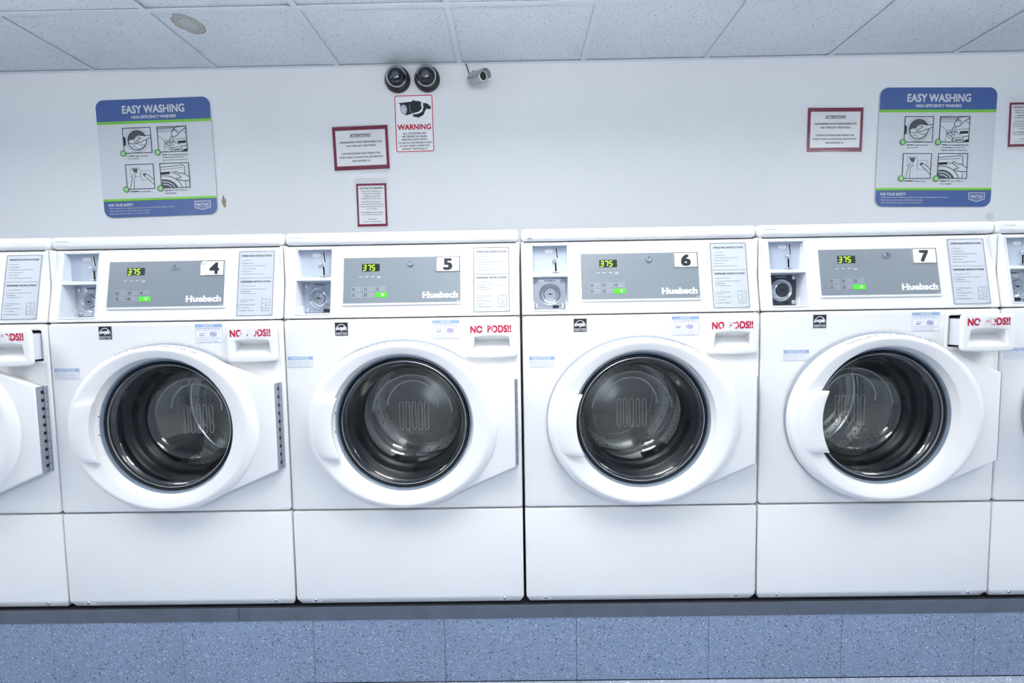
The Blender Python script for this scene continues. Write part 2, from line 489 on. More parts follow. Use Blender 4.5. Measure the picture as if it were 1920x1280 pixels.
# floor: a base with speckled square tiles in front of the curb
TQ, XQ = 0.3959, 0.1529
floor = structure(MB().box(XL - 0.1, XR + 0.1, YB - 0.1, YW + 0.1, -0.1, -0.004, 'gap').build('floor', smooth=False))
rowsx = range(-9, 9)
ft = MB().box(-TQ / 2 + 0.0006, TQ / 2 - 0.0006, -TQ + 0.0012, 0, 0, 0.006, 'floor', bev=0.0008, seg=1).build('floor_tile', floor, (XQ + TQ / 2, -0.001, -0.006))
first = True
for i in rowsx:
    for j in range(0, 2):
        if i == 0 and j == 0: continue
        if abs(XQ + (i + .5) * TQ) > 3.55: continue
        link('floor_tile', ft.data, floor, (XQ + (i + 0.5) * TQ, -0.001 - j * TQ, -0.006))
rest = MB().box(XL, XR, YB, -0.001 - 2 * TQ, -0.006, 0.0, 'floor').build('floor_field', floor, smooth=False)

# raised platform: core, speckled curb tiles on its face, dark vinyl edging strip above them
ZP = 0.2385
plat = structure(MB().box(XL, XR, 0.02, YW, 0.0, ZP - 0.0005, 'gap').box(XL, XR, 0.0012, 0.02, 0.2005, ZP - 0.0005, 'gap').build('platform', smooth=False))  # top coloured dark to stand for the shade under the washers
ct = MB().box(-TQ / 2 + 0.0005, TQ / 2 - 0.0005, 0, 0.018, 0.001, 0.1995, 'curb', bev=0.0008, seg=1)
ct = ct.build('curb_tile', plat, (XQ + TQ / 2, 0.0, 0))
for i in rowsx:
    if i == 0 or abs(XQ + (i + .5) * TQ) > 3.6: continue
    link('curb_tile', ct.data, plat, (XQ + (i + 0.5) * TQ, 0.0, 0))
edge = [-3.7, -0.860, 1.62, 3.7]
for a, b in zip(edge[:-1], edge[1:]):
    MB().box(a + 0.001, b - 0.001, -0.0012, 0.0010, 0.1985, ZP, 'vinyl', bev=0.0003, seg=1).build('edging_strip', plat)

# ceiling: slab, pitted tiles one by one, T-bar grid
ceil = structure(MB().box(XL - 0.1, XR + 0.1, YB - 0.1, YW + 0.1, HC + 0.035, HC + 0.12, 'gap').build('ceiling', smooth=False))
TX = [0.3393 + 0.61 * k for k in range(-7, 7)]
YC = 0.6396
rnd = random.Random(3)
tile_me = {}
def ceiling_tile(x0, x1, y0, y1, z, m, tilt=0.0):
    k = (round(x1 - x0, 3), round(y1 - y0, 3), m)
    if k not in tile_me:
        w, d = (x1 - x0) / 2, (y1 - y0) / 2
        tile_me[k] = MB().box(-w, w, -d, d, 0, 0.016, m, bev=0.002, seg=1)
        o = tile_me[k].build('ceiling_tile', ceil, ((x0 + x1) / 2, (y0 + y1) / 2, z)); tile_me[k] = o.data
    else:
        o = link('ceiling_tile', tile_me[k], ceil, ((x0 + x1) / 2, (y0 + y1) / 2, z))
    o.rotation_euler = (tilt, 0, 0)
for i in range(len(TX) - 1):
    x0, x1 = max(TX[i], XL), min(TX[i + 1], XR)
    st = abs(x0 + 1.4907) < 0.02
    ceiling_tile(x0 + 0.002, x1 - 0.002, YC, YW - 0.004, HC + 0.0040 + rnd.uniform(0, 0.001), 'tilestain' if st else 'tile')
    lift = 0.009 if st or abs(x0 + 0.88) < 0.02 else 0.0040
    ceiling_tile(x0 + 0.002, x1 - 0.002, YC - 0.61, YC, HC + lift + rnd.uniform(0, 0.001), 'tile')
MB().box(XL, XR, YB, YC - 0.612, HC + 0.002, HC + 0.018, 'tile').build('ceiling_field', ceil, smooth=False)
TB = 0.0125
for x in [x_ for x_ in TX if XL < x_ < XR]:
    MB().box(x - TB, x + TB, YC - 0.61 - TB, YC - TB, HC - 0.001, HC + 0.0012, 'grid').box(x - 0.002, x + 0.002, YC - 0.6, YC, HC + 0.001, HC + 0.03, 'grid').build('grid_bar', ceil, smooth=False)
    MB().box(x - TB, x + TB, YC + TB, YW, HC - 0.001, HC + 0.0012, 'grid').box(x - 0.002, x + 0.002, YC, YW, HC + 0.001, HC + 0.03, 'grid').build('grid_bar', ceil, smooth=False)
for y in (YC, YC - 0.61):
    MB().box(XL, XR, y - TB, y + TB, HC - 0.001, HC + 0.0012, 'grid').box(XL, XR, y - 0.002, y + 0.002, HC + 0.001, HC + 0.03, 'grid').build('grid_bar', ceil, smooth=False)
structure(MB().box(XL, XR, YW - 0.012, YW - 0.0005, HC - 0.0016, HC + 0.0005, 'grid').box(XL, XR, YW - 0.002, YW - 0.0005, HC - 0.006, HC, 'grid').build('trim_1', smooth=False))

lamp_mat = mat('lamp_lens', (245, 245, 245), 0.4)
_p = lamp_mat.node_tree.nodes['Principled BSDF']
_p.inputs['Emission Color'].default_value = (*LAMP_RGB, 1); _p.inputs['Emission Strength'].default_value = LAMP_STRENGTH
for (lx, ly), where in zip(LAMPS, ('at the left end of the washer row', 'in front of the middle washers', 'at the right end of the washer row', 'at the back of the room behind the viewer')):
    e = empty('added_ceiling_light', (lx, ly, HC), 'added unseen square light hung low for fill ' + where, 'lamp', 'added unseen ceiling lights over the aisle')
    sx, sy, sz = LAMP_SIZE
    h = MB().box(-0.06, 0.06, -0.06, 0.06, -0.02, -0.002, 'grid')
    for px in (-0.2, 0.2): h.tube([(px, 0, -0.002), (px, 0, -LAMP_DROP)], 0.006, 'grid', 8)
    h.build('hanger', e, smooth=False)
    MB().box(-sx / 2, sx / 2, -sy / 2, sy / 2, -LAMP_DROP - sz, -LAMP_DROP, lamp_mat, bev=0.01).build('diffuser', e)

# marks on the back wall
def blob(cx, cz, rx, rz, n, jag, seed):
    r = random.Random(seed); out = []
    for i in range(n):
        k = 1 + r.uniform(-jag, jag); a = 2 * PI * i / n
        out.append((cx + rx * k * math.cos(a), cz + rz * k * math.sin(a)))
    return out
MB().poly(blob(-1.487, 1.690, 0.010, 0.027, 18, 0.28, 2), YW - 0.0006, 'bare').build('bare_patch', wall_back, smooth=False)
MB().poly(blob(2.384, 1.546, 0.020, 0.022, 20, 0.1, 5), YW - 0.0006, 'smudge').build('smudge', wall_back, smooth=False)
mk = MB(); r_ = random.Random(11)
for i in range(16):
    x, z = r_.uniform(-1.2, 2.6), r_.uniform(1.56, 2.2)
    mk.poly(blob(x, z, r_.uniform(0.002, 0.008), r_.uniform(0.001, 0.003), 8, 0.4, i), YW - 0.0005, 'smudge')
mk.build('scuff_marks', wall_back, smooth=False)

# ------------------------------------------------------------ the washers
P = 0.6858
Z1, ZCON, YCON = 1.1021, 1.3163, 0.0387
SL = YCON / (ZCON - Z1)
TC = Matrix(((1, 0, 0, 0), (0, 1, SL, -SL * Z1), (0, 0, 1, 0), (0, 0, 0, 1)))   # puts (x, proud, z) on the sloping console
def ycon(z): return SL * (z - Z1)
DC = (0.0, 0.797)
ZB = ZP
ORG = (0, 0, ZB)
LIB = {}
def part(key, name, mb_fn, parent, loc=(0, 0, 0)):
    """one mesh per kind of part, shared by the washers"""
    if key not in LIB:
        o = mb_fn().build(name, parent, loc, origin=ORG); LIB[key] = o.data
        return o
    return link(name, LIB[key], parent, loc)

def f_cabinet():
    b = MB()
    b.box(-0.3405, -0.334, 0.022, 0.74, 0.262, 1.3145, 'white'); b.box(0.334, 0.3405, 0.022, 0.74, 0.262, 1.3145, 'white')
    b.box(-0.334, 0.334, 0.732, 0.74, 0.262, 1.3145, 'white'); b.box(-0.334, 0.334, 0.022, 0.74, 0.262, 0.268, 'white')
    return b
def f_foot():
    return MB().lathe([(0, ZB + 0.0), (0.02, ZB), (0.022, ZB + 0.006), (0.008, ZB + 0.01), (0.008, 0.262), (0, 0.262)], (0, 0), 'black', 16,
                      Matrix(((1, 0, 0, 0), (0, 0, 1, 0), (0, 1, 0, 0), (0, 0, 0, 1))))
def f_lid():
    return MB().box(-0.3405, 0.3405, YCON - 0.011, 0.74, 1.3175, 1.3525, 'white', bev=0.011, seg=4)
def f_lower():
    pr = [(0.03, 0.5335), (0.0, 0.5335), (0.0, 0.2655), (0.0115, 0.2440), (0.03, 0.2440)]
    b = MB().prism_x(pr, -0.3405, 0.3405, 'white', bev=0.0035, seg=2)
    for k, (x, y, z) in enumerate(b.v):                            # lower corners rounded off
        q = max(0.0, (0.2720 - z) / 0.0280)
        b.v[k] = (x - math.copysign(0.0105 * q * q, x), y, z) if abs(x) > 0.3 else (x, y, z)
    for x in (-0.2825, 0.2825):
        b.add([(x - 0.009, 0.0030, 0.2535), (x + 0.009, 0.0030, 0.2535), (x + 0.017, 0.0003, 0.2650), (x - 0.017, 0.0003, 0.2650), (x - 0.017, 0.0085, 0.2490), (x + 0.017, 0.0085, 0.2490)],
              [[0, 1, 2, 3], [0, 3, 4], [1, 5, 2], [0, 4, 5, 1]], 'white')
    return b
def f_screw(x):
    def fn():
        b = MB().lathe([(0.0052, 0.004), (0.005, -0.0005), (0.0035, -0.0022), (0.0, -0.0028)], (x, 0.2608), 'steel', 16)
        b.box(x - 0.0028, x + 0.0028, -0.0031, -0.002, 0.2604, 0.2612, 'slot'); b.box(x - 0.0004, x + 0.0004, -0.0031, -0.002, 0.258, 0.2636, 'slot')
        return b
    return fn
DRW = (0.187, 0.985, 0.331, 1.0878)
def f_front():
    b = MB()
    plate(b, [rrect(-0.3405, 0.5385, 0.3405, 1.1005, 0.010), circle(*DC, 0.206, 96), rrect(DRW[0] + 0.006, DRW[1] + 0.008, DRW[2] - 0.006, DRW[3] - 0.006, 0.006)], 0.0, 0.022, 'white', 0.0045, 3)
    return b
def f_drawerbezel():
    b = MB()
    plate(b, [rrect(DRW[0] - 0.004, DRW[1] - 0.002, DRW[2] + 0.004, DRW[3] + 0.005, 0.013), rrect(DRW[0] + 0.004, DRW[1] + 0.006, DRW[2] - 0.004, DRW[3] - 0.004, 0.008)], -0.0022, 0.004, 'white', 0.0012, 2)
    # dark housing behind the opening
    x0, z0, x1, z1 = DRW[0] + 0.006, DRW[1] + 0.008, DRW[2] - 0.006, DRW[3] - 0.006
    b.box(x0, x1, 0.02, 0.2, z0, z1, 'gap', skip=('front',))
    return b
def f_drawer():
    b = MB()
    gx0, gx1, gt0, gt1, gz0, gz1 = 0.2049, 0.3134, 0.2105, 0.3071, 1.0005, 1.0425
    def arch(n=8):
        return [(gt1 + (gt0 - gt1) * i / n, gz1 + 0.0035 * math.sin(PI * i / n)) for i in range(n + 1)]
    hole = [(gx0, gz0), (gx1, gz0)] + arch()
    out = rrect(DRW[0], DRW[1], DRW[2], DRW[3], 0.012)
    out = [(x, z - (0.003 * (1 - ((x - 0.259) / 0.072) ** 2) if z < 1.0 else 0)) for x, z in out]
    # a few extra points along the bottom so it bows
    out2 = []
    for i, p in enumerate(out):
        q = out[(i + 1) % len(out)]
        out2.append(p)
        if abs(p[0] - q[0]) > 0.08 and p[1] < 1.0:
            for k in range(1, 8):
                x = p[0] + (q[0] - p[0]) * k / 8
                out2.append((x, DRW[1] - 0.003 * (1 - ((x - 0.259) / 0.072) ** 2)))
    plate(b, [out2, hole], -0.013, 0.014, 'white_plastic', 0.004, 3)
    # scoop of the finger grip
    b.add([(gx0, -0.009, gz0 - .001), (gx1, -0.009, gz0 - .001), (gt1 + .001, 0.026, gz1 - 0.012), (gt0 - .001, 0.026, gz1 - 0.012)], [[0, 1, 2, 3]], 'white_plastic')
    b.add([(gt0 - .002, -0.002, gz1 + 0.005), (gt1 + .002, -0.002, gz1 + 0.005), (gt1 + .001, 0.026, gz1 - 0.012), (gt0 - .001, 0.026, gz1 - 0.012)], [[0, 1, 2, 3]], 'white_plastic')
    b.add([(gx0 - .001, -0.009, gz0 - .001), (gt0 - .002, -0.002, gz1 + .005), (gt0 - .001, 0.026, gz1 - 0.012)], [[0, 1, 2]], 'white_plastic')
    b.add([(gx1 + .001, -0.009, gz0 - .001), (gt1 + .002, -0.002, gz1 + .005), (gt1 + .001, 0.026, gz1 - 0.012)], [[0, 2, 1]], 'white_plastic')
    # tray behind
    b.box(DRW[0] + 0.012, DRW[2] - 0.012, 0.0, 0.13, DRW[1] + 0.014, DRW[3] - 0.014, 'niche', skip=('top', 'front'), bev=0.0)
    return b
def f_podtext():
    T = Matrix.Translation((0.2564, 0, 1.0655)) @ Matrix.Rotation(-0.012, 4, 'Y') @ Matrix.Translation((-0.2564, 0, -1.0655))
    return MB().text('NO  PODS!!', 0.1985, 1.0550, 0.3150, 1.0762, -0.0135, 'worn', T, bold=0.034, res=3)

def f_console():
    b = MB()
    plate(b, [rrect(-0.3405, 1.1035, 0.3405, 1.3150, 0.006), rrect(-0.3095, 1.1160, -0.2045, 1.3062, 0.002)], 0.0, 0.016, 'white', 0.004, 3, TC)
    return b
def f_coinbox():
    b = MB()
    plate(b, [rrect(-0.3125, 1.1135, -0.2020, 1.3088, 0.003), rrect(-0.3075, 1.2225, -0.2065, 1.3042, 0.002), rrect(-0.3075, 1.1180, -0.2065, 1.2132, 0.002)], -0.0016, 0.003, 'niche', 0.0007, 1, TC)
    for x in (-0.3085, -0.2570, -0.2055):
        b.disc(x, 1.3063, 0.0011, -0.0020, 'slot', 10, TC)
    for z0, z1, yb in ((1.2225, 1.3042, 0.0535), (1.1180, 1.2132, 0.064)):
        x0, x1 = -0.3075, -0.2065
        a0, a1 = ycon(z0) + 0.001, ycon(z1) + 0.001
        vs = [(x0, a0, z0), (x1, a0, z0), (x1, a1, z1), (x0, a1, z1), (x0, yb, z0), (x1, yb, z0), (x1, yb, z1), (x0, yb, z1)]
        b.add(vs, [[0, 1, 5, 4], [3, 7, 6, 2], [0, 4, 7, 3], [1, 2, 6, 5]], 'niche')
    b.add([(-0.3075, 0.064, 1.118), (-0.2065, 0.064, 1.118), (-0.2065, 0.064, 1.2132), (-0.3075, 0.064, 1.2132)], [[0, 1, 2, 3]], 'niche')
    # low inner ledges beside the lock
    b.box(-0.3075, -0.3035, 0.045, 0.064, 1.1180, 1.1420, 'niche'); b.box(-0.2105, -0.2065, 0.045, 0.064, 1.1180, 1.1420, 'niche')
    b.sharp = 0.5
    return b
def f_coinplate():
    b = MB().box(-0.3075, -0.2065, 0.0525, 0.0535, 1.2225, 1.3042, 'coinplate')
    b.poly(rrect(-0.2705, 1.2850, -0.2455, 1.2955, 0.0051), 0.0520, 'labelwhite')
    return b
def f_coinslot():
    b = MB()
    def bar(xa, za, xb, zb, w, y, m):
        d = Vector((xb - xa, zb - za)).normalized(); n = Vector((-d.y, d.x)) * w / 2
        b.add([(xa + n.x, y, za + n.y), (xa - n.x, y, za - n.y), (xb - n.x, y, zb - n.y), (xb + n.x, y, zb + n.y)], [[0, 1, 2, 3]], m)
    bar(-0.2372, 1.2995, -0.2332, 1.2685, 0.0068, 0.0521, 'labelwhite'); bar(-0.2371, 1.2990, -0.2333, 1.2690, 0.0036, 0.0517, 'slot')
    bar(-0.2390, 1.2565, -0.2378, 1.2245, 0.0088, 0.0521, 'labelwhite'); bar(-0.2389, 1.2560, -0.2379, 1.2240, 0.0056, 0.0517, 'slot')
    return b
def f_coinlip():
    b = MB()
    b.disc(-0.2382, 0.0, 0.0105, 0.0, 'chrome', 16, Matrix(((1, 0, 0, 0), (0, 0, 1, 0.0525), (0, 1, 0, 1.2285), (0, 0, 0, 1))), PI, 2 * PI)
    b.tube([(-0.2382 + 0.0105 * math.cos(PI + PI * i / 12), 0.0525 + 0.0105 * math.sin(PI + PI * i / 12), 1.2280) for i in range(13)], 0.0012, 'chrome', 8)
    return b
def f_returnknob():
    return MB().lathe([(0.0056, 0.0525), (0.0056, 0.0485), (0.0044, 0.0455), (0.0022, 0.044), (0, 0.0436)], (-0.2443, 1.2632), 'chrome', 20)
def f_lockplate(m):
    def fn():
        b = MB().box(-0.3052, -0.2092, 0.0605, 0.064, 1.1200, 1.2090, m, bev=0.001, seg=1)
        b.text('MONARCH', -0.2720, 1.2015, -0.2400, 1.2060, 0.0600, 'ink' if m != 'blackplate' else 'coinplate', bold=0.01)
        b.poly([(-0.2480, 1.1215), (-0.2300, 1.1215), (-0.2290, 1.1300), (-0.2470, 1.1310)], 0.0600, 'gap')
        return b
    return fn
def f_bolt(x, z):
    def fn():
        return MB().lathe([(0.0072, 0.0605), (0.0070, 0.0585), (0.0055, 0.0565), (0.003, 0.0553), (0, 0.0550)], (x, z), 'chrome', 20)
    return fn
def f_lockring():
    return MB().lathe([(0.0325, 0.0605), (0.0325, 0.0560), (0.0305, 0.0545), (0.0275, 0.0560), (0.0250, 0.0540), (0.0225, 0.0500), (0.0205, 0.0490), (0.0190, 0.0500), (0.0185, 0.0560)], (-0.2560, 1.1637), 'chrome', 40)
def f_lockcyl(m):
    def fn():
        b = MB().lathe([(0.0185, 0.056), (0.0180, 0.047), (0.0165, 0.0455), (0.0120, 0.0455), (0.0115, 0.047), (0.0095, 0.047), (0.0090, 0.0452), (0, 0.0450)], (-0.2560, 1.1637), m, 32)
        b.box(-0.2620, -0.2500, 0.0444, 0.0452, 1.1627, 1.1647, 'slot'); b.box(-0.2575, -0.2545, 0.0443, 0.0452, 1.1610, 1.1660, 'slot')
        return b
    return fn

def f_bezel():
    b = MB()
    plate(b, [rrect(-0.1735, 1.1385, 0.1770, 1.2890, 0.005)], -0.0045, 0.006, 'white_plastic', 0.0025, 2, TC)
    return b
def f_panel():
    b = MB()
    plate(b, [rrect(-0.1685, 1.1455, 0.1705, 1.2775, 0.0015)], -0.0052, 0.003, 'panel', 0.0, 1, TC)
    b.rect(0.1595, 1.1485, 0.1690, 1.1495, -0.0056, 'whiteprint', TC)
    return b
def seven(b, ch, x, z, w, h, t, y, m, T):
    S = dict(a=((0, h), (w, h)), b=((w, h), (w, h / 2)), c=((w, h / 2), (w, 0)), d=((0, 0), (w, 0)), e=((0, 0), (0, h / 2)), f=((0, h / 2), (0, h)), g=((0, h / 2), (w, h / 2)))
    on = {'3': 'abgcd', '7': 'abc', '5': 'afgcd'}[ch]
    for k in on:
        (xa, za), (xb, zb) = S[k]
        dx, dz = (xb - xa), (zb - za); L = math.hypot(dx, dz); ux, uz = dx / L, dz / L
        xa += ux * t * .25; za += uz * t * .25; xb -= ux * t * .25; zb -= uz * t * .25
        n = (-uz * t / 2, ux * t / 2)
        pts = [(xa + n[0], za + n[1]), (xa - n[0], za - n[1]), (xb - n[0], zb - n[1]), (xb + n[0], zb + n[1])]
        b.add([(x + px + pz * 0.13, y, z + pz) for px, pz in pts], [[0, 1, 2, 3]], m, T)
def f_display():
    b = MB()
    plate(b, [rrect(-0.1150, 1.2375, -0.0640, 1.2590, 0.0008)], -0.0058, 0.002, 'black', 0.0, 1, TC)
    return b
def f_digits():
    b = MB()
    for i, ch in enumerate('375'):
        seven(b, ch, -0.1125 + 0.0128 * i, 1.2402, 0.0078, 0.0150, 0.0023, -0.0062, 'green_led', TC)
    return b
def f_panelprint():
    b = MB()
    for s, x in (('WASH', -0.1190), ('RINSE', -0.1015), ('SPIN', -0.0835)):
        b.text(s, x - 0.0045, 1.2205, x + 0.0045, 1.2230, -0.0056, 'whiteprint', TC, bold=0.02)
        b.disc(x, 1.2275, 0.0008, -0.0056, 'border', 10, TC)
    b.text('DOOR\nLOCKED', -0.0715, 1.2175, -0.0605, 1.2232, -0.0056, 'whiteprint', TC, bold=0.02)
    b.disc(-0.066, 1.2275, 0.0008, -0.0056, 'border', 10, TC)
    return b
def f_brand():
    b = MB()
    x0, x1, z0, z1 = 0.0610, 0.1640, 1.1570, 1.1755
    b.text('Huebsch', x0, z0, x1, z1, -0.0057, 'whiteprint', TC, bold=0.045)
    # slab serifs on the upright stems
    w = (x1 - x0); h = z1 - z0
    for u in (0.035, 0.135): b.rect(x0 + w * max(0, u - .028), z0, x0 + w * (u + .028), z0 + h * 0.13, -0.00575, 'whiteprint', TC); b.rect(x0 + w * max(0, u - .028), z1 - h * 0.13, x0 + w * (u + .028), z1, -0.00575, 'whiteprint', TC)
    for u in (0.895, 0.975): b.rect(x0 + w * (u - .035), z0, x0 + w * min(1.0, u + .035), z0 + h * 0.12, -0.00575, 'whiteprint', TC)
    return b
def f_key(c, r, lit):
    x0 = (-0.1450, -0.1100, -0.0755)[c]; x1 = x0 + (0.0300 if not lit else 0.0335)
    z1 = (1.1918, 1.1750)[r]; z0 = z1 - (0.0122 if not lit else 0.0135)
    def fn():
        b = MB()
        if lit:
            plate(b, [rrect(x0, z0, x1, z1, 0.002)], -0.0062, 0.0015, 'green_key', 0.0004, 1, TC)
            b.rect(x0 + 0.016, z0 + 0.0075, x0 + 0.026, z0 + 0.0098, -0.0064, 'whiteprint', TC); b.rect(x0 + 0.019, z0 + 0.0028, x0 + 0.023, z0 + 0.0058, -0.0064, 'whiteprint', TC)
        else:
            b.frame(x0, z0, x1, z1, 0.0008, -0.0058, 'labelgrey', TC)
            b.frame(x0 + 0.0018, z0 + 0.002, x0 + 0.0095, z1 - 0.002, 0.0010, -0.0058, 'border', TC)
            rr = random.Random(c * 3 + r)
            for k in range(2):
                b.scrawl(x0 + 0.0115, x1 - 0.002, z1 - 0.0048 - 0.0042 * k, 0.0022, -0.0058, 'labelgrey', rr, TC)
        return b
    return fn
def f_keylock():
    b = MB().lathe([(0.0085, -0.004), (0.0083, -0.0085), (0.0072, -0.010), (0.0052, -0.010), (0.0048, -0.0085), (0.0030, -0.0085), (0.0026, -0.010), (0, -0.010)], (0.0270, 1.2590), 'chrome', 28, TC)
    b.box(0.0262, 0.0278, -0.0104, -0.0098, 1.2620, 1.2640, 'slot', TC)
    return b
def f_number(dx):
    def fn():
        b = MB(); x0, z0, x1, z1 = 0.0995 + dx, 1.2325, 0.1690 + dx, 1.2775
        plate(b, [rrect(x0, z0, x1, z1, 0.002)], -0.0064, 0.0015, 'labelwhite', 0.0, 1, TC)
        b.frame(x0 + 0.0004, z0 + 0.0004, x1 - 0.0004, z1 - 0.0004, 0.0017, -0.0066, 'ink', TC)
        return b
    return fn
def f_numeral(n, dx):
    w = {'4': 0.0285, '5': 0.0265, '6': 0.0280, '7': 0.0265}[n]
    c = {'4': 0.140, '5': 0.1340, '6': 0.1345, '7': 0.1330}[n]
    return lambda: MB().text(n, c - w / 2, 1.2375, c + w / 2, 1.2715, -0.0067, 'ink', TC, bold=0.042, res=5)
def f_curl():
    b = MB()
    b.poly([(0.1000, 1.2345), (0.1000, 1.2690), (0.1135, 1.2780), (0.1150, 1.2660), (0.1130, 1.2335)], -0.0071, 'labelwhite', TC)
    b.add([(0.1000, -0.0075, 1.2680), (0.1160, -0.0075, 1.2790), (0.1150, -0.013, 1.2675)], [[0, 1, 2]], 'paper', TC)
    return b
OPS = ['OPERATING INSTRUCTIONS', '1. Load Laundry', '2. Close Door', '3. Add Supplies (See Instructions Below)', '4. Make Cycle Selection', '5. Make Payment', '6. Press Start (Door Must be Closed)']
DIS = ['DISPENSER INSTRUCTIONS', '1. Open Dispenser Door', '2. Load Supplies in Proper Compartment', '    as Indicated', '3. Close Dispenser Door']
COM = ['A. Pre Wash Detergent', '    (If Offered)', 'B. Main Wash Detergent', 'C. Liquid Bleach', 'D. Fabric Softener']
LX0, LX1, LZ0, LZ1 = 0.2085, 0.3115, 1.1150, 1.3025
def f_inslabel(bm_):
    def fn():
        b = MB()
        plate(b, [rrect(LX0 - 0.002, LZ0 - 0.002, LX1 + 0.002, LZ1 + 0.002, 0.004)], -0.0012, 0.002, 'labelgrey', 0.0, 1, TC)
        for f in (0, 1):
            pass
        w = 0.0011
        b.frame(LX0, LZ0, LX1, LZ1, w, -0.0015, bm_, TC)
        b.rect(LX0 + 0.003, 1.2235, LX1 - 0.003, 1.2243, -0.0015, bm_, TC)
        return b
    return fn
def f_instext():
    b = MB(); y = -0.0016
    b.text(OPS[0], LX0 + 0.008, 1.2868, LX1 - 0.008, 1.2922, y, 'ink', TC, bold=0.015)
    for i, s in enumerate(OPS[1:]): b.text(s, LX0 + 0.0085, 1.2735 - 0.0080 * i, LX1, 1.2773 - 0.0080 * i, y, 'inksoft', TC, align='LEFT', keep=1.08)
    b.text(DIS[0], LX0 + 0.008, 1.2108, LX1 - 0.008, 1.2162, y, 'ink', TC, bold=0.015)
    zz = [1.1985, 1.1895, 1.1833, 1.1765]
    for s, z in zip(DIS[1:], zz): b.text(s, LX0 + 0.0085, z, LX1, z + 0.0039, y, 'inksoft', TC, align='LEFT', keep=1.05)
    zz = [1.1580, 1.1525, 1.1442, 1.1360, 1.1280]
    for s, z in zip(COM, zz): b.text(s, LX0 + 0.0085, z, LX1, z + 0.0040, y, 'inksoft', TC, align='LEFT', keep=1.02)
    b.frame(0.2795, 1.1275, 0.3040, 1.1630, 0.0007, y, 'border', TC)
    b.rect(0.2914, 1.1275, 0.2921, 1.1630, y, 'border', TC); b.rect(0.2795, 1.1375, 0.2917, 1.1381, y, 'border', TC); b.rect(0.2917, 1.1440, 0.3040, 1.1446, y, 'border', TC)
    for s, x, z in (('D', 0.2856, 1.1500), ('A', 0.2978, 1.1530), ('C', 0.2856, 1.1322), ('B', 0.2978, 1.1355)):
        b.text(s, x - 0.0016, z - 0.0018, x + 0.0016, z + 0.0018, y, 'inksoft', TC)
    b.rect(0.2990, 1.1180, 0.3080, 1.1188, y, 'inksoft', TC)
    return b
def f_lidsticker(crumpled):
    def fn():
        b = MB(); rr = random.Random(4); y = YCON - 0.0115
        if crumpled:
            pts = [(-0.327, y - .0005, 1.345), (-0.315, y - .003, 1.3475), (-0.309, y - .006, 1.336), (-0.308, y - .003, 1.330), (-0.316, y - .007, 1.321), (-0.326, y - .001, 1.330), (-0.318, y - .0055, 1.336)]
            b.add(pts, [[0, 6, 1], [1, 6, 2], [2, 6, 3], [3, 6, 4], [4, 6, 5], [5, 6, 0]], 'labelwhite')
            b.add([(-0.3205, y - .0078, 1.3222), (-0.3125, y - .0085, 1.3265), (-0.3120, y - .0085, 1.3245), (-0.3195, y - .0078, 1.3205)], [[0, 1, 2, 3]], 'ink')
        else:
            b.rect(-0.3290, 1.3270, -0.2860, 1.3425, y, 'labelwhite')
            b.scrawl(-0.3265, -0.2890, 1.3372, 0.0022, y - 0.0004, 'inksoft', rr); b.scrawl(-0.3265, -0.2960, 1.3305, 0.0012, y - 0.0004, 'inkblue', rr)
        return b
    return fn
def f_star():
    b = MB(); x0, z0, x1, z1 = -0.1930, 1.0530, -0.1560, 1.0908
    plate(b, [[(x0, z0), (x1, z0), (x1, z1), (x0, z1)]], -0.0009, 0.0012, 'ink', 0.0)
    w = x1 - x0; y = -0.0013
    cx, cz = x0 + w * 0.5, z0 + w * 0.30
    b.stroke([(cx + w * 0.44 * math.cos(a), cz + w * 0.58 * math.sin(a)) for a in [math.radians(10 + 160 * i / 20) for i in range(21)]], w * 0.045, y, 'whiteprint')
    b.text('energy', x0 + w * 0.06, z0 + w * 0.36, x0 + w * 0.66, z0 + w * 0.66, y, 'whiteprint', bold=0.02, shear=0.4)
    b.stroke([(x0 + w * 0.05, z0 + w * 0.42), (x0 + w * .25, z0 + w * .50), (x0 + w * 0.62, z0 + w * 0.54)], w * 0.05, y, 'whiteprint')
    st = []
    for i in range(10):
        a = PI / 2 + PI * i / 5; r = w * (0.22 if i % 2 == 0 else 0.09)
        st.append((x0 + w * 0.72 + r * math.cos(a), z0 + w * 0.55 + r * math.sin(a)))
    b.poly(st, y - 0.0003, 'whiteprint')
    b.rect(x0 + w * 0.02, z0 + w * 0.225, x1 - w * 0.02, z0 + w * 0.255, y, 'whiteprint')
    b.text('ENERGY STAR', x0 + w * 0.05, z0 + w * 0.06, x1 - w * 0.05, z0 + w * 0.18, y, 'whiteprint', bold=0.015)
    return b
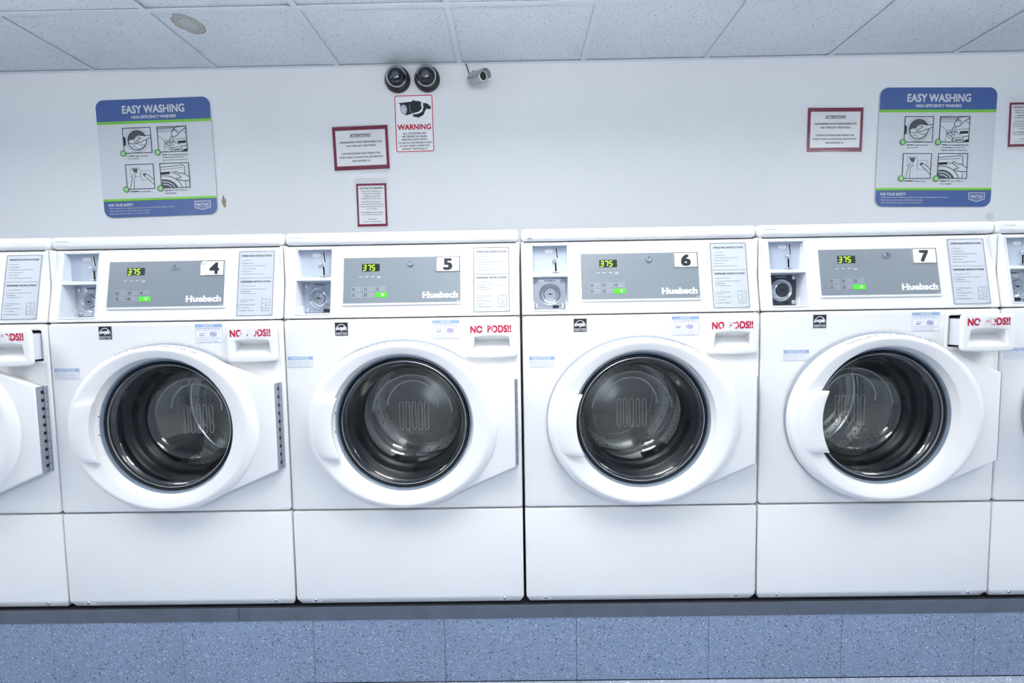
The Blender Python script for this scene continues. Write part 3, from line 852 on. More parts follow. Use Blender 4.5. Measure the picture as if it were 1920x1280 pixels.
def f_notice2():
    b = MB(); x0, z0, x1, z1 = 0.0885, 1.0390, 0.1660, 1.0925
    plate(b, [[(x0, z0), (x1, z0), (x1, z1), (x0, z1)]], -0.0008, 0.001, 'labelwhite', 0.0)
    y = -0.0012; rr = random.Random(9)
    b.frame(x0, z0, x1, z1, 0.0006, y, 'noticeblue')
    b.rect(x0, z1 - 0.0085, x1, z1, y, 'noticeblue')
    b.text('NOTICE', x0 + 0.024, z1 - 0.0068, x1 - 0.024, z1 - 0.0016, y - 0.0003, 'whiteprint', bold=0.03)
    b.scrawl(x0 + 0.005, x1 - 0.005, z1 - 0.0132, 0.0026, y, 'purple', rr); b.scrawl(x0 + 0.003, x1 - 0.004, z1 - 0.0182, 0.0026, y, 'inkblue', rr)
    b.frame(x0 + 0.012, z0 + 0.0200, x0 + 0.024, z0 + 0.0275, 0.0009, y, 'purple'); b.rect(x0 + 0.012, z0 + 0.0200, x0 + 0.024, z0 + 0.0225, y, 'inkblue')
    b.stroke([(x0 + 0.024, z0 + 0.0275), (x0 + 0.036, z0 + 0.0285)], 0.0006, y, 'inkblue')
    cx, cz = x0 + 0.051, z0 + 0.0240
    b.add([(cx + q * 0.0100 * math.cos(a), y, cz + q * 0.0064 * math.sin(a)) for a in [2 * PI * i / 28 for i in range(28)] for q in (1, 0.82)], [[2 * i, (2 * i + 2) % 56, (2 * i + 3) % 56, 2 * i + 1] for i in range(28)], 'purple')
    b.frame(cx - 0.005, cz - 0.003, cx + 0.005, cz + 0.003, 0.0014, y, 'purple'); b.stroke([(cx - 0.007, cz + 0.0045), (cx + 0.007, cz - 0.0045)], 0.0012, y - .0002, 'purple')
    for i in range(4): b.scrawl(x0 + 0.004 + 0.006 * (i == 3), x1 - 0.004 - 0.008 * (i > 1), z0 + 0.0140 - 0.0042 * i, 0.0022, y, 'inkblue', rr)
    return b
def f_notice1():
    b = MB(); w, h = 0.0728, 0.0305
    # built round its own corner; placed per washer
    z = ZB
    plate(b, [[(0, z - h), (w, z - h), (w, z), (0, z)]], -0.0008, 0.001, 'labelwhite', 0.0)
    y = -0.0012; rr = random.Random(2)
    b.frame(0, z - h, w, z, 0.0006, y, 'inkblue'); b.rect(0, z - 0.0095, w, z, y, 'noticeblue')
    b.text('NOTICE', 0.010, z - 0.0082, w - 0.012, z - 0.0016, y - .0003, 'whiteprint', bold=0.015)
    for i in range(3): b.scrawl(0.003, w - 0.004, z - 0.0152 - 0.0058 * i, 0.0030, y, 'inkblue', rr)
    return b

# ---- door
EA, EB = 0.273, 0.2405
def f_doorflange():
    b = MB(); pts = []
    for i in range(0, 73):                                         # upper tangent, round the left, to the lower tangent
        a = math.radians(56) + (math.radians(293 - 56)) * i / 72
        pts.append((DC[0] + (EA - .003) * math.cos(a), DC[1] - 0.003 + (EB - .003) * math.sin(a)))
    pts += [(0.323, 0.668), (0.323, 0.921)]
    plate(b, [pts, circle(*DC, 0.2085, 96)], -0.030, 0.0230, 'white_plastic', 0.006, 4)
    return b
def f_dooredge():  # slightly larger grey plate, added to draw a thin line round the door
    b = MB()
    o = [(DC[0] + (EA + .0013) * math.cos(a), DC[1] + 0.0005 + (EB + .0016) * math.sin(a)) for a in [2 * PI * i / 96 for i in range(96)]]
    plate(b, [o, circle(*DC, 0.2085, 96)], -0.0140, 0.0110, 'greyedge', 0.002, 2)
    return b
def f_doorring():
    n = 144
    prof = [(0.96, -0.008), (0.995, -0.009), (1.0, -0.012), (1.0, -0.0305), (0.992, -0.0345), (0.975, -0.0365), (0.90, -0.0405), (0.78, -0.0455), (0.70, -0.0475), (0.63, -0.0478), (0.56, -0.0475), (0.40, -0.0457), (0.20, -0.0432), (0.06, -0.0415), (0.012, -0.0403), (0.0, -0.0375), (-0.015, -0.032), (-0.05, -0.020), (-0.11, -0.006), (-0.14, 0.004)]
    vs = []; fs = []; k = len(prof)
    for i in range(n):
        a = 2 * PI * i / n
        ox, oz = EA * math.cos(a), EB * math.sin(a) - 0.002
        R = 0.2035; ix, iz = R * math.cos(a), R * math.sin(a)
        for t, y in prof:
            if t >= 0: p = (ix + (ox - ix) * t, iz + (oz - iz) * t)
            else: q = 1 + t; p = (ix * q, iz * q) if False else (ix * (R + t * 0.1) / R, iz * (R + t * 0.1) / R)
            vs.append((DC[0] + p[0], y, DC[1] + p[1]))
    for i in range(n):
        j = (i + 1) % n
        for q in range(k - 1): fs.append([i * k + q, j * k + q, j * k + q + 1, i * k + q + 1])
    b = MB().add(vs, fs, 'white_plastic'); b.sharp = 0.9
    return b
def f_handle():
    b = MB(); nz, nx = 20, 10
    zs = [0.7055 + (0.8795 - 0.7055) * i / nz for i in range(nz + 1)]
    vs = []; fs = []
    def pt(i, j, back):
        z = zs[i]; dz = z - DC[1]
        xo = -EA * 0.965 * math.sqrt(max(0, 1 - ((dz + .002) / EB) ** 2))
        xi = -math.sqrt(0.1945 ** 2 - dz ** 2)
        t = j / nx
        y = -0.0395 - 0.0195 * (1 - (1 - min(1, t * 1.35)) ** 2)
        e = 0.0
        if i in (0, nz): e = 0.0035
        if j == nx: e = max(e, 0.002)
        return (xo + (xi - xo) * t, (y + e) if not back else min(-0.030, y + 0.013), z)
    W_ = nx + 1
    for back in (0, 1):
        for i in range(nz + 1):
            for j in range(nx + 1): vs.append(pt(i, j, back))
    o = (nz + 1) * W_
    for i in range(nz):
        for j in range(nx):
            a = i * W_ + j
            fs.append([a, a + 1, a + W_ + 1, a + W_]); fs.append([o + a, o + a + W_, o + a + W_ + 1, o + a + 1])
    for i in range(nz):
        a = i * W_ + nx; fs.append([a, o + a, o + a + W_, a + W_]); a = i * W_; fs.append([a, a + W_, o + a + W_, o + a])
    for j in range(nx):
        fs.append([j, o + j, o + j + 1, j + 1]); a = nz * W_ + j; fs.append([a, a + 1, o + a + 1, o + a])
    b.add(vs, fs, 'white_plastic'); b.sharp = 0.7
    return b
def f_latch():
    b = MB()
    b.lathe([(0.2015, -0.012), (0.1975, -0.020), (0.1935, -0.012)], DC, 'niche', 20, a0=math.radians(156), a1=math.radians(204))
    for a in (170, 186): b.disc(DC[0] + 0.1975 * math.cos(math.radians(a)), DC[1] + 0.1975 * math.sin(math.radians(a)), 0.0022, -0.0205, 'slot', 12)
    return b
def f_trimring():
    b = MB().lathe([(0.1985, -0.012), (0.1960, -0.018), (0.1925, -0.016), (0.1905, -0.008), (0.1895, 0.004)], DC, 'greyring', 96)
    b.lathe([(0.1895, -0.004), (0.1880, -0.0115), (0.1855, -0.0125), (0.1835, -0.0080), (0.1825, 0.004)], DC, 'seal', 96)
    b.lathe([(0.1826, -0.004), (0.1815, -0.0095), (0.1795, -0.0100), (0.1780, -0.0060)], DC, 'steel', 96)
    return b
def f_window():
    out = [(0.1895, -0.002), (0.1770, -0.0005), (0.1690, 0.012), (0.1620, 0.035), (0.1550, 0.062), (0.1470, 0.085), (0.1360, 0.102), (0.1200, 0.114), (0.0950, 0.121), (0.06, 0.1245), (0.03, 0.1255), (0.0, 0.1258)]
    inn = [(0.0, 0.1318), (0.03, 0.1315), (0.06, 0.1308), (0.0965, 0.128), (0.1230, 0.120), (0.1405, 0.107), (0.1520, 0.089), (0.1605, 0.064), (0.1675, 0.037), (0.1745, 0.015), (0.1800, 0.006), (0.1895, 0.004)]
    b = MB().lathe(out + inn, DC, 'glass', 96, closed=True)
    b.sharp = 1.2; b.recalc = True
    return b
def f_reflection_ribs():
    """glass ridges shaped to imitate reflections in the bowl: arches and bars"""
    b = MB()
    def on(x, z):
        r = math.hypot(x, z)
        tab = [(0.0, 0.1258), (0.06, 0.1245), (0.095, 0.121), (0.12, 0.114), (0.136, 0.102), (0.147, 0.085), (0.155, 0.062), (0.17, 0.012)]
        for (r0, y0), (r1, y1) in zip(tab[:-1], tab[1:]):
            if r <= r1: return y0 + (y1 - y0) * (r - r0) / (r1 - r0)
        return 0.0
    def run(pts, rad):
        b.tube([(DC[0] + x, on(x, z) - 0.0012 - rad, DC[1] + z) for x, z in pts], rad, 'rib', 8)
    run([(0.125 * math.cos(a), 0.125 * math.sin(a)) for a in [math.radians(5 + 170 * i / 40) for i in range(41)]], 0.0015)
    run([(-0.082, 0.03), (-0.078, 0.036)] + [(0.082 * math.cos(a), 0.018 + 0.088 * math.sin(a)) for a in [math.radians(165 - 150 * i / 30) for i in range(31)]] + [(0.078, 0.02)], 0.0020)
    for x in (-0.038, -0.018, 0.002, 0.022, 0.042):
        run([(x, -0.053), (x - .004, -0.051), (x - 0.006, -0.045), (x - 0.006, 0.030), (x - .004, 0.036), (x, 0.038), (x + .004, 0.036), (x + 0.006, 0.030), (x + 0.006, -0.045), (x + .004, -0.051), (x, -0.053)], 0.0011)
    b.sharp = 1.2; b.recalc = True
    return b
def f_hingeleaf():
    b = MB().box(0.3215, 0.3245, -0.0275, -0.001, 0.6685, 0.9205, 'hinge')
    b.box(0.3250, 0.3310, -0.0030, 0.0, 0.6685, 0.9205, 'hinge')
    for i in range(10): b.box(0.3240, 0.3248, -0.0160, -0.0085, 0.6830 + 0.0240 * i, 0.6920 + 0.0240 * i, 'slot')
    return b
def f_knuckle():
    return MB().tube([(0, 0, ZB), (0, 0, ZB + 0.0215)], 0.0036, 'hinge', 12)
def f_arctext():
    b = MB(); s = 'PLEASE LEAVE DOOR OPEN AFTER USE'
    a0, a1 = 116.0, 66.0
    for i, ch in enumerate(s):
        if ch == ' ': continue
        a = math.radians(a0 + (a1 - a0) * i / (len(s) - 1))
        t = 0.935
        px = 0.2035 * (1 - t) * math.cos(a) + EA * t * math.cos(a); pz = 0.2035 * (1 - t) * math.sin(a) + (EB * math.sin(a) - .002) * t
        T = Matrix.Translation((DC[0] + px, -0.0400, DC[1] + pz)) @ Matrix.Rotation(-(a - PI / 2) * 0.9, 4, 'Y') @ Matrix.Rotation(-0.75, 4, 'X')
        h = 0.0048
        b.text(ch, -0.0021, -h / 2, 0.0021, h / 2, -0.0008, 'inksoft', T, bold=0.02)
    return b
# ---- inside
def f_gasket():
    b = MB().lathe([(0.2140, 0.018), (0.2080, 0.020), (0.2000, 0.028), (0.1930, 0.034), (0.1900, 0.044), (0.1960, 0.054), (0.1980, 0.062), (0.1900, 0.068), (0.1800, 0.070), (0.1760, 0.078), (0.1720, 0.090), (0.1640, 0.098), (0.1560, 0.104), (0.1540, 0.110), (0.1600, 0.116), (0.1760, 0.120), (0.2000, 0.122)], DC, 'rubber', 96)
    b.sharp = 1.2
    return b
def f_drum():
    b = MB().lathe([(0.1700, 0.130), (0.1720, 0.124), (0.1800, 0.123), (0.2250, 0.130), (0.2380, 0.144), (0.2420, 0.165), (0.2420, 0.255), (0.2400, 0.258), (0.2420, 0.262), (0.2420, 0.395), (0.2360, 0.418), (0.2200, 0.428)], DC, 'drum', 96)
    b.lathe([(0.2200, 0.428), (0.1900, 0.426), (0.1850, 0.416), (0.1500, 0.408), (0.1450, 0.400), (0.1100, 0.396), (0.0700, 0.389), (0.0300, 0.380), (0.0, 0.376)], DC, 'drumback', 96)
    b.lathe([(0.255, 0.10), (0.255, 0.44), (0.0, 0.44)], DC, 'gap', 32)
    b.sharp = 0.8
    return b
def f_lifter(a):
    def fn():
        b = MB(); T = Matrix.Translation((DC[0], 0, DC[1])) @ Matrix.Rotation(a, 4, 'Y')
        pr = []
        for y, s in ((0.150, 0.5), (0.170, 0.9), (0.24, 1.0), (0.33, 1.0), (0.385, 0.85), (0.405, 0.45)):
            pr.append([(-0.042 * s - 0.01, y, -0.240), (-0.022 * s, y, -0.240 + 0.036 * s), (-0.010 * s, y, -0.240 + 0.052 * s), (0.010 * s, y, -0.240 + 0.052 * s), (0.022 * s, y, -0.240 + 0.036 * s), (0.042 * s + 0.01, y, -0.240)])
        vs = [p for r in pr for p in r]; k = 6; fs = []
        for i in range(len(pr) - 1):
            for j in range(k - 1): fs.append([i * k + j, i * k + j + 1, (i + 1) * k + j + 1, (i + 1) * k + j])
        fs.append(list(range(k))); fs.append([(len(pr) - 1) * k + j for j in range(k)])
        b.add(vs, fs, 'lifter', T); b.sharp = 0.7
        return b
    return fn
def f_perf():
    b = MB()
    def dot(p, n, u, r):
        n = Vector(n); u = Vector(u); w = n.cross(u); p = Vector(p) + n * 0.0008
        b.add([p + (u * math.cos(2 * PI * i / 8) + w * math.sin(2 * PI * i / 8)) * r for i in range(8)], [list(range(8))], 'hole')
    for k in range(3):
        base = 2 * PI * k / 3 + PI / 3
        for i in range(-7, 8):
            for j in range(9):
                if (j in (3, 6)): continue
                a = base + i * 0.085 + (j % 2) * 0.042; y = 0.175 + 0.025 * j
                n = (-math.cos(a), 0, -math.sin(a)); dot((DC[0] + 0.2415 * math.cos(a), y, DC[1] + 0.2415 * math.sin(a)), n, (0, 1, 0), 0.0026)
    for i in range(30):
        a = 2 * PI * i / 30
        if i % 10 in (0, 1): continue
        for r, q in ((0.168, 0.410), (0.205, 0.4262)):
            dot((DC[0] + r * math.cos(a), q, DC[1] + r * math.sin(a)), (0, -1, 0), (1, 0, 0), 0.0030)
        if i % 2: dot((DC[0] + 0.115 * math.cos(a), 0.396, DC[1] + 0.115 * math.sin(a)), (0, -1, 0), (1, 0, 0), 0.0028)
    return b

SPEC = {   # column, lock plate, lock cylinder, drawer pull-out, wear of the red print, notice corner, drum turn, label text
    3: dict(lock='chrome', cyl='steel', open=0.030, wear=0.95, n1=(-0.331, 0.975), turn=0.2, border='border',
            label='white washer at the far left, cut off by the edge, dispenser drawer ajar'),
    4: dict(lock='chrome', cyl='steel', open=0.007, wear=0.95, n1=(-0.3308, 0.9700), turn=0.9, border='border',
            label='white coin washer numbered 4 with a torn corner on its number sticker'),
    5: dict(lock='satin', cyl='chrome', open=0.0, wear=0.46, n1=(-0.3335, 0.9943), turn=0.35, border='ink',
            label='white coin washer numbered 5 with a matte grey coin lock plate'),
    6: dict(lock='chrome', cyl='chrome', open=0.0, wear=0.70, n1=(-0.3220, 0.9838), turn=1.5, border='ink',
            label='white coin washer numbered 6 with a crumpled sticker on its lid'),
    7: dict(lock='blackplate', cyl='blackplate', open=0.040, wear=0.80, n1=(-0.2764, 0.9907), turn=2.2, border='border',
            label='white coin washer numbered 7, black coin lock plate, dispenser drawer pulled out'),
    8: dict(lock='chrome', cyl='steel', open=0.0, wear=0.6, n1=(-0.3300, 0.9870), turn=0.6, border='border',
            label='white washer at the far right, only its left edge and coin slot showing'),
}
for num, S in SPEC.items():
    xc = (num - 5.5) * P + (0.0022 if num >= 6 else 0.0)
    w = empty('coin_washer', (xc, 0, ZB), S['label'], 'washer', 'coin washers in a row on the platform')
    part('cabinet', 'cabinet', f_cabinet, w)
    for fx in (-0.30, 0.30):
        for fy in (0.07, 0.69):
            part('foot', 'foot', f_foot, w, (fx, fy, 0))
    lid = part('lid', 'top_lid', f_lid, w)
    cr = num == 6
    part(('lidst', cr), 'sticker', f_lidsticker(cr), lid)
    low = part('low', 'lower_panel', f_lower, w)
    for sx in (-0.2825, 0.2825): part(('screw', sx), 'screw', f_screw(sx), low)
    fr = part('front', 'front_panel', f_front, w)
    es = part('star', 'efficiency_label', f_star, fr)
    part('not2', 'detergent_notice', f_notice2, fr)
    part('not1', 'safety_notice', f_notice1, fr, (S['n1'][0], 0, S['n1'][1] - ZB))
    part('dbez', 'drawer_bezel', f_drawerbezel, fr)
    dr = part('drawer', 'dispenser_drawer', f_drawer, w, (0, -S['open'], 0))
    dt = part('pods', 'lettering', f_podtext, dr); dt['wear'] = S['wear']
    part('console', 'console', f_console, w)
    cb = part('coinbox', 'coin_box', f_coinbox, w)
    part('coinplate', 'coin_plate', f_coinplate, cb)
    part('coinslot', 'coin_slot', f_coinslot, cb)
    part('coinlip', 'coin_return_lip', f_coinlip, cb)
    part('knob', 'return_knob', f_returnknob, cb)
    lk = part(('lock', S['lock']), 'lock_plate', f_lockplate(S['lock']), cb)
    for bx, bz in ((-0.2965, 1.2005), (-0.2175, 1.2015), (-0.2960, 1.1285), (-0.2175, 1.1285)):
        part(('bolt', bx, bz), 'bolt', f_bolt(bx, bz), cb)
    part('lockring', 'lock_ring', f_lockring, cb)
    part(('cyl', S['cyl']), 'lock_cylinder', f_lockcyl(S['cyl']), cb)
    cp = part('bezel', 'control_panel', f_bezel, w)
    part('panel', 'panel_face', f_panel, cp)
    part('display', 'display', f_display, cp)
    part('digits', 'display_digits', f_digits, cp)
    part('print', 'panel_print', f_panelprint, cp)
    part('brand', 'brand_lettering', f_brand, cp)
    for r in (0, 1):
        for c in (0, 1, 2):
            lit = (r, c) == (1, 2)
            part(('key', r, c), 'start_button' if lit else 'cycle_button', f_key(c, r, lit), cp)
    part('keylock', 'key_lock', f_keylock, cp)
    if 4 <= num <= 7:
        dx = 0.006 if num == 4 else 0.0
        nl = part(('num', dx), 'number_sticker', f_number(0.0), w)
        part(('numeral', num), 'numeral', f_numeral(str(num), dx), nl)
        if num == 4: part('curl', 'torn_corner', f_curl, nl)
    il = part(('ins', S['border']), 'instruction_label', f_inslabel(S['border']), w)
    part('instext', 'lettering', f_instext, il)
    dn = part('flange', 'door', f_doorflange, w)
    part('ring', 'door_ring', f_doorring, dn)
    part('dedge', 'edge_line_plate', f_dooredge, dn)
    part('handle', 'handle', f_handle, dn)
    part('latch', 'latch', f_latch, dn)
    part('trim', 'trim_ring', f_trimring, dn)
    gl = part('window', 'window', f_window, dn)
    part('reflection_ribs', 'reflection_ridges', f_reflection_ribs, dn)
    part('leaf', 'hinge', f_hingeleaf, dn)
    part('arc', 'lettering', f_arctext, dn)
    for k in range(11):
        part('knuckle', 'hinge_knuckle', f_knuckle, dn, (0.3268, -0.0048, 0.6690 - ZB + 0.0230 * k))
    part('gasket', 'gasket', f_gasket, w)
    # drum turned by its own angle about the axle
    ax = DC[1] - ZB
    def turned(o):
        o.location = (0, 0, ax); return o
    if 'drum0' not in LIB:
        for key, fn in [('drum0', f_drum), ('perf0', f_perf)] + [('lift%d' % k, f_lifter(2 * PI * k / 3)) for k in range(3)]:
            o = fn().build('x', None, origin=(0, 0, DC[1])); LIB[key] = o.data; bpy.data.objects.remove(o)
    dm = link('drum', LIB['drum0'], w, (0, 0, ax)); dm.rotation_euler = (0, S['turn'], 0)
    for k in range(3): link('lifter', LIB['lift%d' % k], dm)
    pf = link('perforations', LIB['perf0'], dm); pf['kind'] = 'stuff'

# ------------------------------------------------------------ things on the back wall
def wallthing(name, x, z, rot, label, cat, group=None):
    return empty(name, (x, YW, z), label, cat, group, rot=(0, -rot, 0))

def easy_sign(x, z, rot, label):
    e = wallthing('instruction_sign', x, z, rot, label, 'sign', 'washing instruction signs on the back wall')
    Wd, Hd = 0.578, 0.582
    def U(u): return (u - 0.5) * Wd
    def V(v): return (0.5 - v) * Hd
    b = MB(); plate(b, [rrect(-Wd / 2, -Hd / 2, Wd / 2, Hd / 2, 0.040, 8)], -0.0060, 0.005, 'signgrey', 0.0008, 1)
    b.build('sign_board', e)
    b = MB(); y = -0.0066
    top = [p for p in rrect(-Wd / 2 + .0008, -Hd / 2, Wd / 2 - .0008, Hd / 2 - .0008, 0.0395, 8) if p[1] > 0] + [(-Wd / 2 + .0008, V(0.184)), (Wd / 2 - .0008, V(0.184))]
    b.poly(top, y, 'signblue')
    b.rect(U(0) + .0008, V(0.207), U(1) - .0008, V(0.184), y, 'signgreen')
    b.build('header_band', e, smooth=False)
    b = MB()
    bot = [(Wd / 2 - .0008, V(0.860)), (-Wd / 2 + .0008, V(0.860))] + [p for p in rrect(-Wd / 2 + .0008, -Hd / 2 + .0008, Wd / 2 - .0008, Hd / 2, 0.0395, 8) if p[1] < 0]
    b.poly(bot, y, 'signblue')
    b.rect(U(0) + .0008, V(0.862), U(1) - .0008, V(0.840), y, 'signgreen')
    b.build('footer_band', e, smooth=False)
    b = MB(); y = -0.0072
    b.text('EASY WASHING', U(0.232), V(0.122), U(0.775), V(0.054), y, 'signgrey', bold=0.026, res=3)
    b.text('HIGH-EFFICIENCY WASHERS', U(0.308), V(0.166), U(0.697), V(0.140), y, 'signgrey', bold=0.028)
    b.text('FOR YOUR SAFETY', U(0.042), V(0.905), U(0.262), V(0.881), y, 'signgrey', bold=0.03)
    for s, v, u1 in (('\u2022 Never launder items containing cooking oil, lawn rubber, flammable materials or fumes.', 0.926, 0.625), ('\u2022 Never reach into the washers while they are operating.', 0.949, 0.412), ('\u2022 Never allow children to play on or around the washers.', 0.972, 0.405)):
        b.text(s, U(0.042), V(v + 0.003), U(u1), V(v - 0.0125), y, 'signgrey', bold=0.006)
    for s, s2, u, v, u1 in (('LOAD', 'washer and close', 0.246, 0.473, 0.425), ('ADD', 'recommended amounts', 0.550, 0.473, 0.778), ('INSERT', 'coins or card.', 0.246, 0.776, 0.425), ('SELECT', 'fabric setting to', 0.550, 0.776, 0.745)):
        k = len(s) * 0.0128 + 0.006
        b.text(s, U(u), V(v + 0.011), U(u + k), V(v), y, 'ink', bold=0.03); b.text(s2, U(u + k + 0.008), V(v + 0.013), U(u1), V(v), y, 'inksoft', bold=0.008)
    for s, u, v, u1 in (('door securely.', 0.246, 0.496, 0.348), ('of detergent, bleach and', 0.550, 0.496, 0.745), ('fabric softener to dispenser.', 0.550, 0.519, 0.772), ('start washer.', 0.550, 0.799, 0.655)):
        b.text(s, U(u), V(v + 0.012), U(u1), V(v - 0.001), y, 'inksoft', bold=0.008)
    b.build('lettering', e, smooth=False)
    # four line drawings
    def pict(u0, v0, u1, v1, draw, numb):
        b = MB(); x0, x1, z0, z1 = U(u0), U(u1), V(v1), V(v0); wd, hd = x1 - x0, z1 - z0
        def Q(p): return (x0 + p[0] * wd, z0 + p[1] * hd)
        lw = wd * 0.022
        def L(pts, k=1.0, lay=1): b.stroke([Q(p) for p in pts], lw * k, y - 0.00012 * lay, 'ink')
        def Fl(pts, m, lay=0): b.poly([Q(p) for p in pts], y - 0.00012 * lay, m)
        b.rect(x0, z0, x1, z1, y + 0.0002, 'signgrey')
        draw(b, Q, L, Fl, wd)
        b.frame(x0, z0, x1, z1, lw, y - 0.0010, 'ink')
        cx, cz = x0 - wd * 0.030, z0 + wd * 0.005
        b.disc(cx, cz, wd * 0.105, y - 0.0012, 'badgering', 28); b.disc(cx, cz, wd * 0.085, y - 0.0014, 'badge', 28)
        b.text(numb, cx - wd * 0.022, cz - wd * 0.045, cx + wd * 0.022, cz + wd * 0.045, y - 0.0016, 'signgrey', bold=0.02, keep=True)
        b.build('pictogram', e, smooth=False)
    def hand(L, Fl, dx, dz, s, fl=1, lay=6):
        H = [(0.95, 0.62), (0.72, 0.60), (0.52, 0.64), (0.40, 0.60), (0.42, 0.56), (0.56, 0.56), (0.60, 0.53), (0.44, 0.44), (0.36, 0.32), (0.40, 0.30), (0.52, 0.40), (0.50, 0.33), (0.56, 0.34), (0.66, 0.42), (0.80, 0.46), (0.95, 0.54)]
        H = [(0.5 + dx + (x - 0.5) * s * fl, 0.5 + dz + (z - 0.5) * s) for x, z in H]
        H = [(min(0.985, max(0.015, x)), min(0.985, max(0.015, z))) for x, z in H]
        Fl(H, 'signgrey', lay); L(H, 1.0, lay + 1)
    def d1(b, Q, L, Fl, wd):
        Fl([(0.5 + 0.335 * math.cos(a), 0.50 + 0.385 * math.sin(a)) for a in [2 * PI * i / 32 for i in range(32)]], 'border', 1)
        Fl([(0.5 + 0.315 * math.cos(a), 0.50 + 0.365 * math.sin(a)) for a in [PI + PI * i / 20 for i in range(21)]], 'signgrey', 2)
        L([(0.5 + 0.335 * math.cos(a), 0.50 + 0.385 * math.sin(a)) for a in [2 * PI * i / 32 for i in range(33)]], 1.0, 3)
        L([(0.5 + 0.41 * math.cos(a), 0.50 + 0.46 * math.sin(a)) for a in [2 * PI * i / 32 for i in range(33)]], 0.4, 3)
        c = [(0.18, 0.46), (0.24, 0.52), (0.34, 0.55), (0.40, 0.53), (0.44, 0.64), (0.54, 0.70), (0.64, 0.68), (0.66, 0.58), (0.60, 0.48), (0.50, 0.40), (0.36, 0.36), (0.22, 0.40)]
        Fl(c, 'signgrey', 3); L(c + c[:1], 0.8, 4)
        L([(0.2, 0.40), (0.36, 0.36), (0.46, 0.40), (0.60, 0.30), (0.76, 0.34)], 0.8, 3); L([(0.30, 0.26), (0.44, 0.30), (0.42, 0.22), (0.55, 0.15), (0.66, 0.22), (0.76, 0.30)], 0.8, 3); L([(0.34, 0.46), (0.46, 0.50), (0.56, 0.46)], 0.8, 3)
        Fl([(0.02, 0.30), (0.085, 0.32), (0.085, 0.64), (0.02, 0.66)], 'ink', 1)
        hand(L, Fl, 0.05, 0.06, 1.0)
    def d2(b, Q, L, Fl, wd):
        L([(0, 0.93), (1, 0.95)], 1); L([(0, 0.87), (1, 0.89)], 0.6); L([(0, 0.80), (0.5, 0.81)], 0.6)
        L([(0, 0.68), (0.22, 0.46), (0.22, 0.02)], 0.6); L([(0.22, 0.46), (1, 0.52)], 0.6); L([(0.22, 0.40), (0.6, 0.42)], 0.6); L([(0.86, 0.82), (1, 0.70)], 0.6)
        Fl([(0.68, 0.32), (0.96, 0.34), (0.96, 0.44), (0.68, 0.42)], 'ink', 1)
        L([(0.26, 0.36), (0.46, 0.16), (0.80, 0.20), (0.56, 0.40), (0.26, 0.36)], 1); L([(0.46, 0.16), (0.46, 0.02)], 1); L([(0.80, 0.20), (0.80, 0.02)], 1); L([(0.26, 0.36), (0.28, 0.22), (0.46, 0.06)], 0.8)
        Fl([(0.52, 0.06), (0.76, 0.08), (0.76, 0.12), (0.52, 0.10)], 'ink', 1)
        Fl([(0.80, 0.02), (0.98, 0.02), (0.98, 0.12), (0.88, 0.10)], 'ink', 1); L([(0.80, 0.22), (0.98, 0.24)], 1)
        Fl([(0.44, 0.60), (0.54, 0.62), (0.52, 0.40), (0.54, 0.24), (0.42, 0.24), (0.42, 0.45)], 'signgrey', 2); L([(0.48, 0.62), (0.42, 0.46), (0.42, 0.24)], 1, 3); L([(0.54, 0.60), (0.50, 0.44), (0.52, 0.24)], 0.8, 3); L([(0.46, 0.44), (0.47, 0.26)], 0.6, 3)
        c = [(0.48, 0.72), (0.52, 0.82), (0.60, 0.92), (0.72, 0.97), (0.985, 0.985), (0.985, 0.93), (0.80, 0.80), (0.72, 0.70), (0.68, 0.64), (0.54, 0.58), (0.50, 0.62)]
        Fl(c, 'signgrey', 3); L(c + c[:1], 1, 4); L([(0.52, 0.80), (0.60, 0.84), (0.66, 0.82), (0.64, 0.76)], 0.9, 4); L([(0.56, 0.86), (0.66, 0.87), (0.70, 0.80), (0.68, 0.72)], 0.9, 4)
    def d3(b, Q, L, Fl, wd):
        def fr(x0, z0, x1, z1): L([(x0, z0), (x1, z0), (x1, z1), (x0, z1), (x0, z0)], 0.5)
        fr(0.16, 0.50, 0.50, 0.86); fr(0.53, 0.36, 0.86, 0.72)
        Fl([(0.24, 0.80), (0.43, 0.80), (0.40, 0.66), (0.34, 0.60), (0.30, 0.66)], 'border', 1); L([(0.22, 0.82), (0.45, 0.82)], 1)
        Fl([(0.10, 0.02), (0.24, 0.02), (0.34, 0.56), (0.36, 0.66), (0.31, 0.68), (0.26, 0.58)], 'signgrey', 2)
        L([(0.12, 0.02), (0.22, 0.48), (0.27, 0.64)], 0.8, 3); L([(0.26, 0.02), (0.28, 0.44), (0.34, 0.52), (0.34, 0.62)], 0.8, 3)
        Fl([(0.60, 0.62), (0.62, 0.52), (0.74, 0.48), (0.78, 0.56), (0.68, 0.64)], 'border', 1)
        Fl([(0.66, 0.50), (0.78, 0.40), (0.98, 0.18), (0.98, 0.36), (0.80, 0.54), (0.70, 0.58)], 'signgrey', 2); L([(0.66, 0.50), (0.78, 0.40), (0.98, 0.17)], 0.9, 3); L([(0.68, 0.60), (0.80, 0.54), (0.98, 0.36)], 0.9, 3)
    def d4(b, Q, L, Fl, wd):
        L([(0, 0.84), (0.80, 0.90), (0.68, 1.0)], 0.8); L([(0.80, 0.90), (0.84, 0.86), (0.84, 0.30)], 0.9); L([(0, 0.75), (0.78, 0.80)], 0.6); L([(0.84, 0.30), (0.86, 0.02)], 0.8)
        Fl([(0.02, 0.54), (0.32, 0.56), (0.32, 0.66), (0.02, 0.64)], 'ink', 1); L([(0.34, 0.68), (0.34, 0.55)], 0.6); L([(0.42, 0.68), (0.42, 0.55)], 0.6); L([(0.36, 0.62), (0.60, 0.63)], 0.6); L([(0.50, 0.68), (0.50, 0.56)], 0.6)
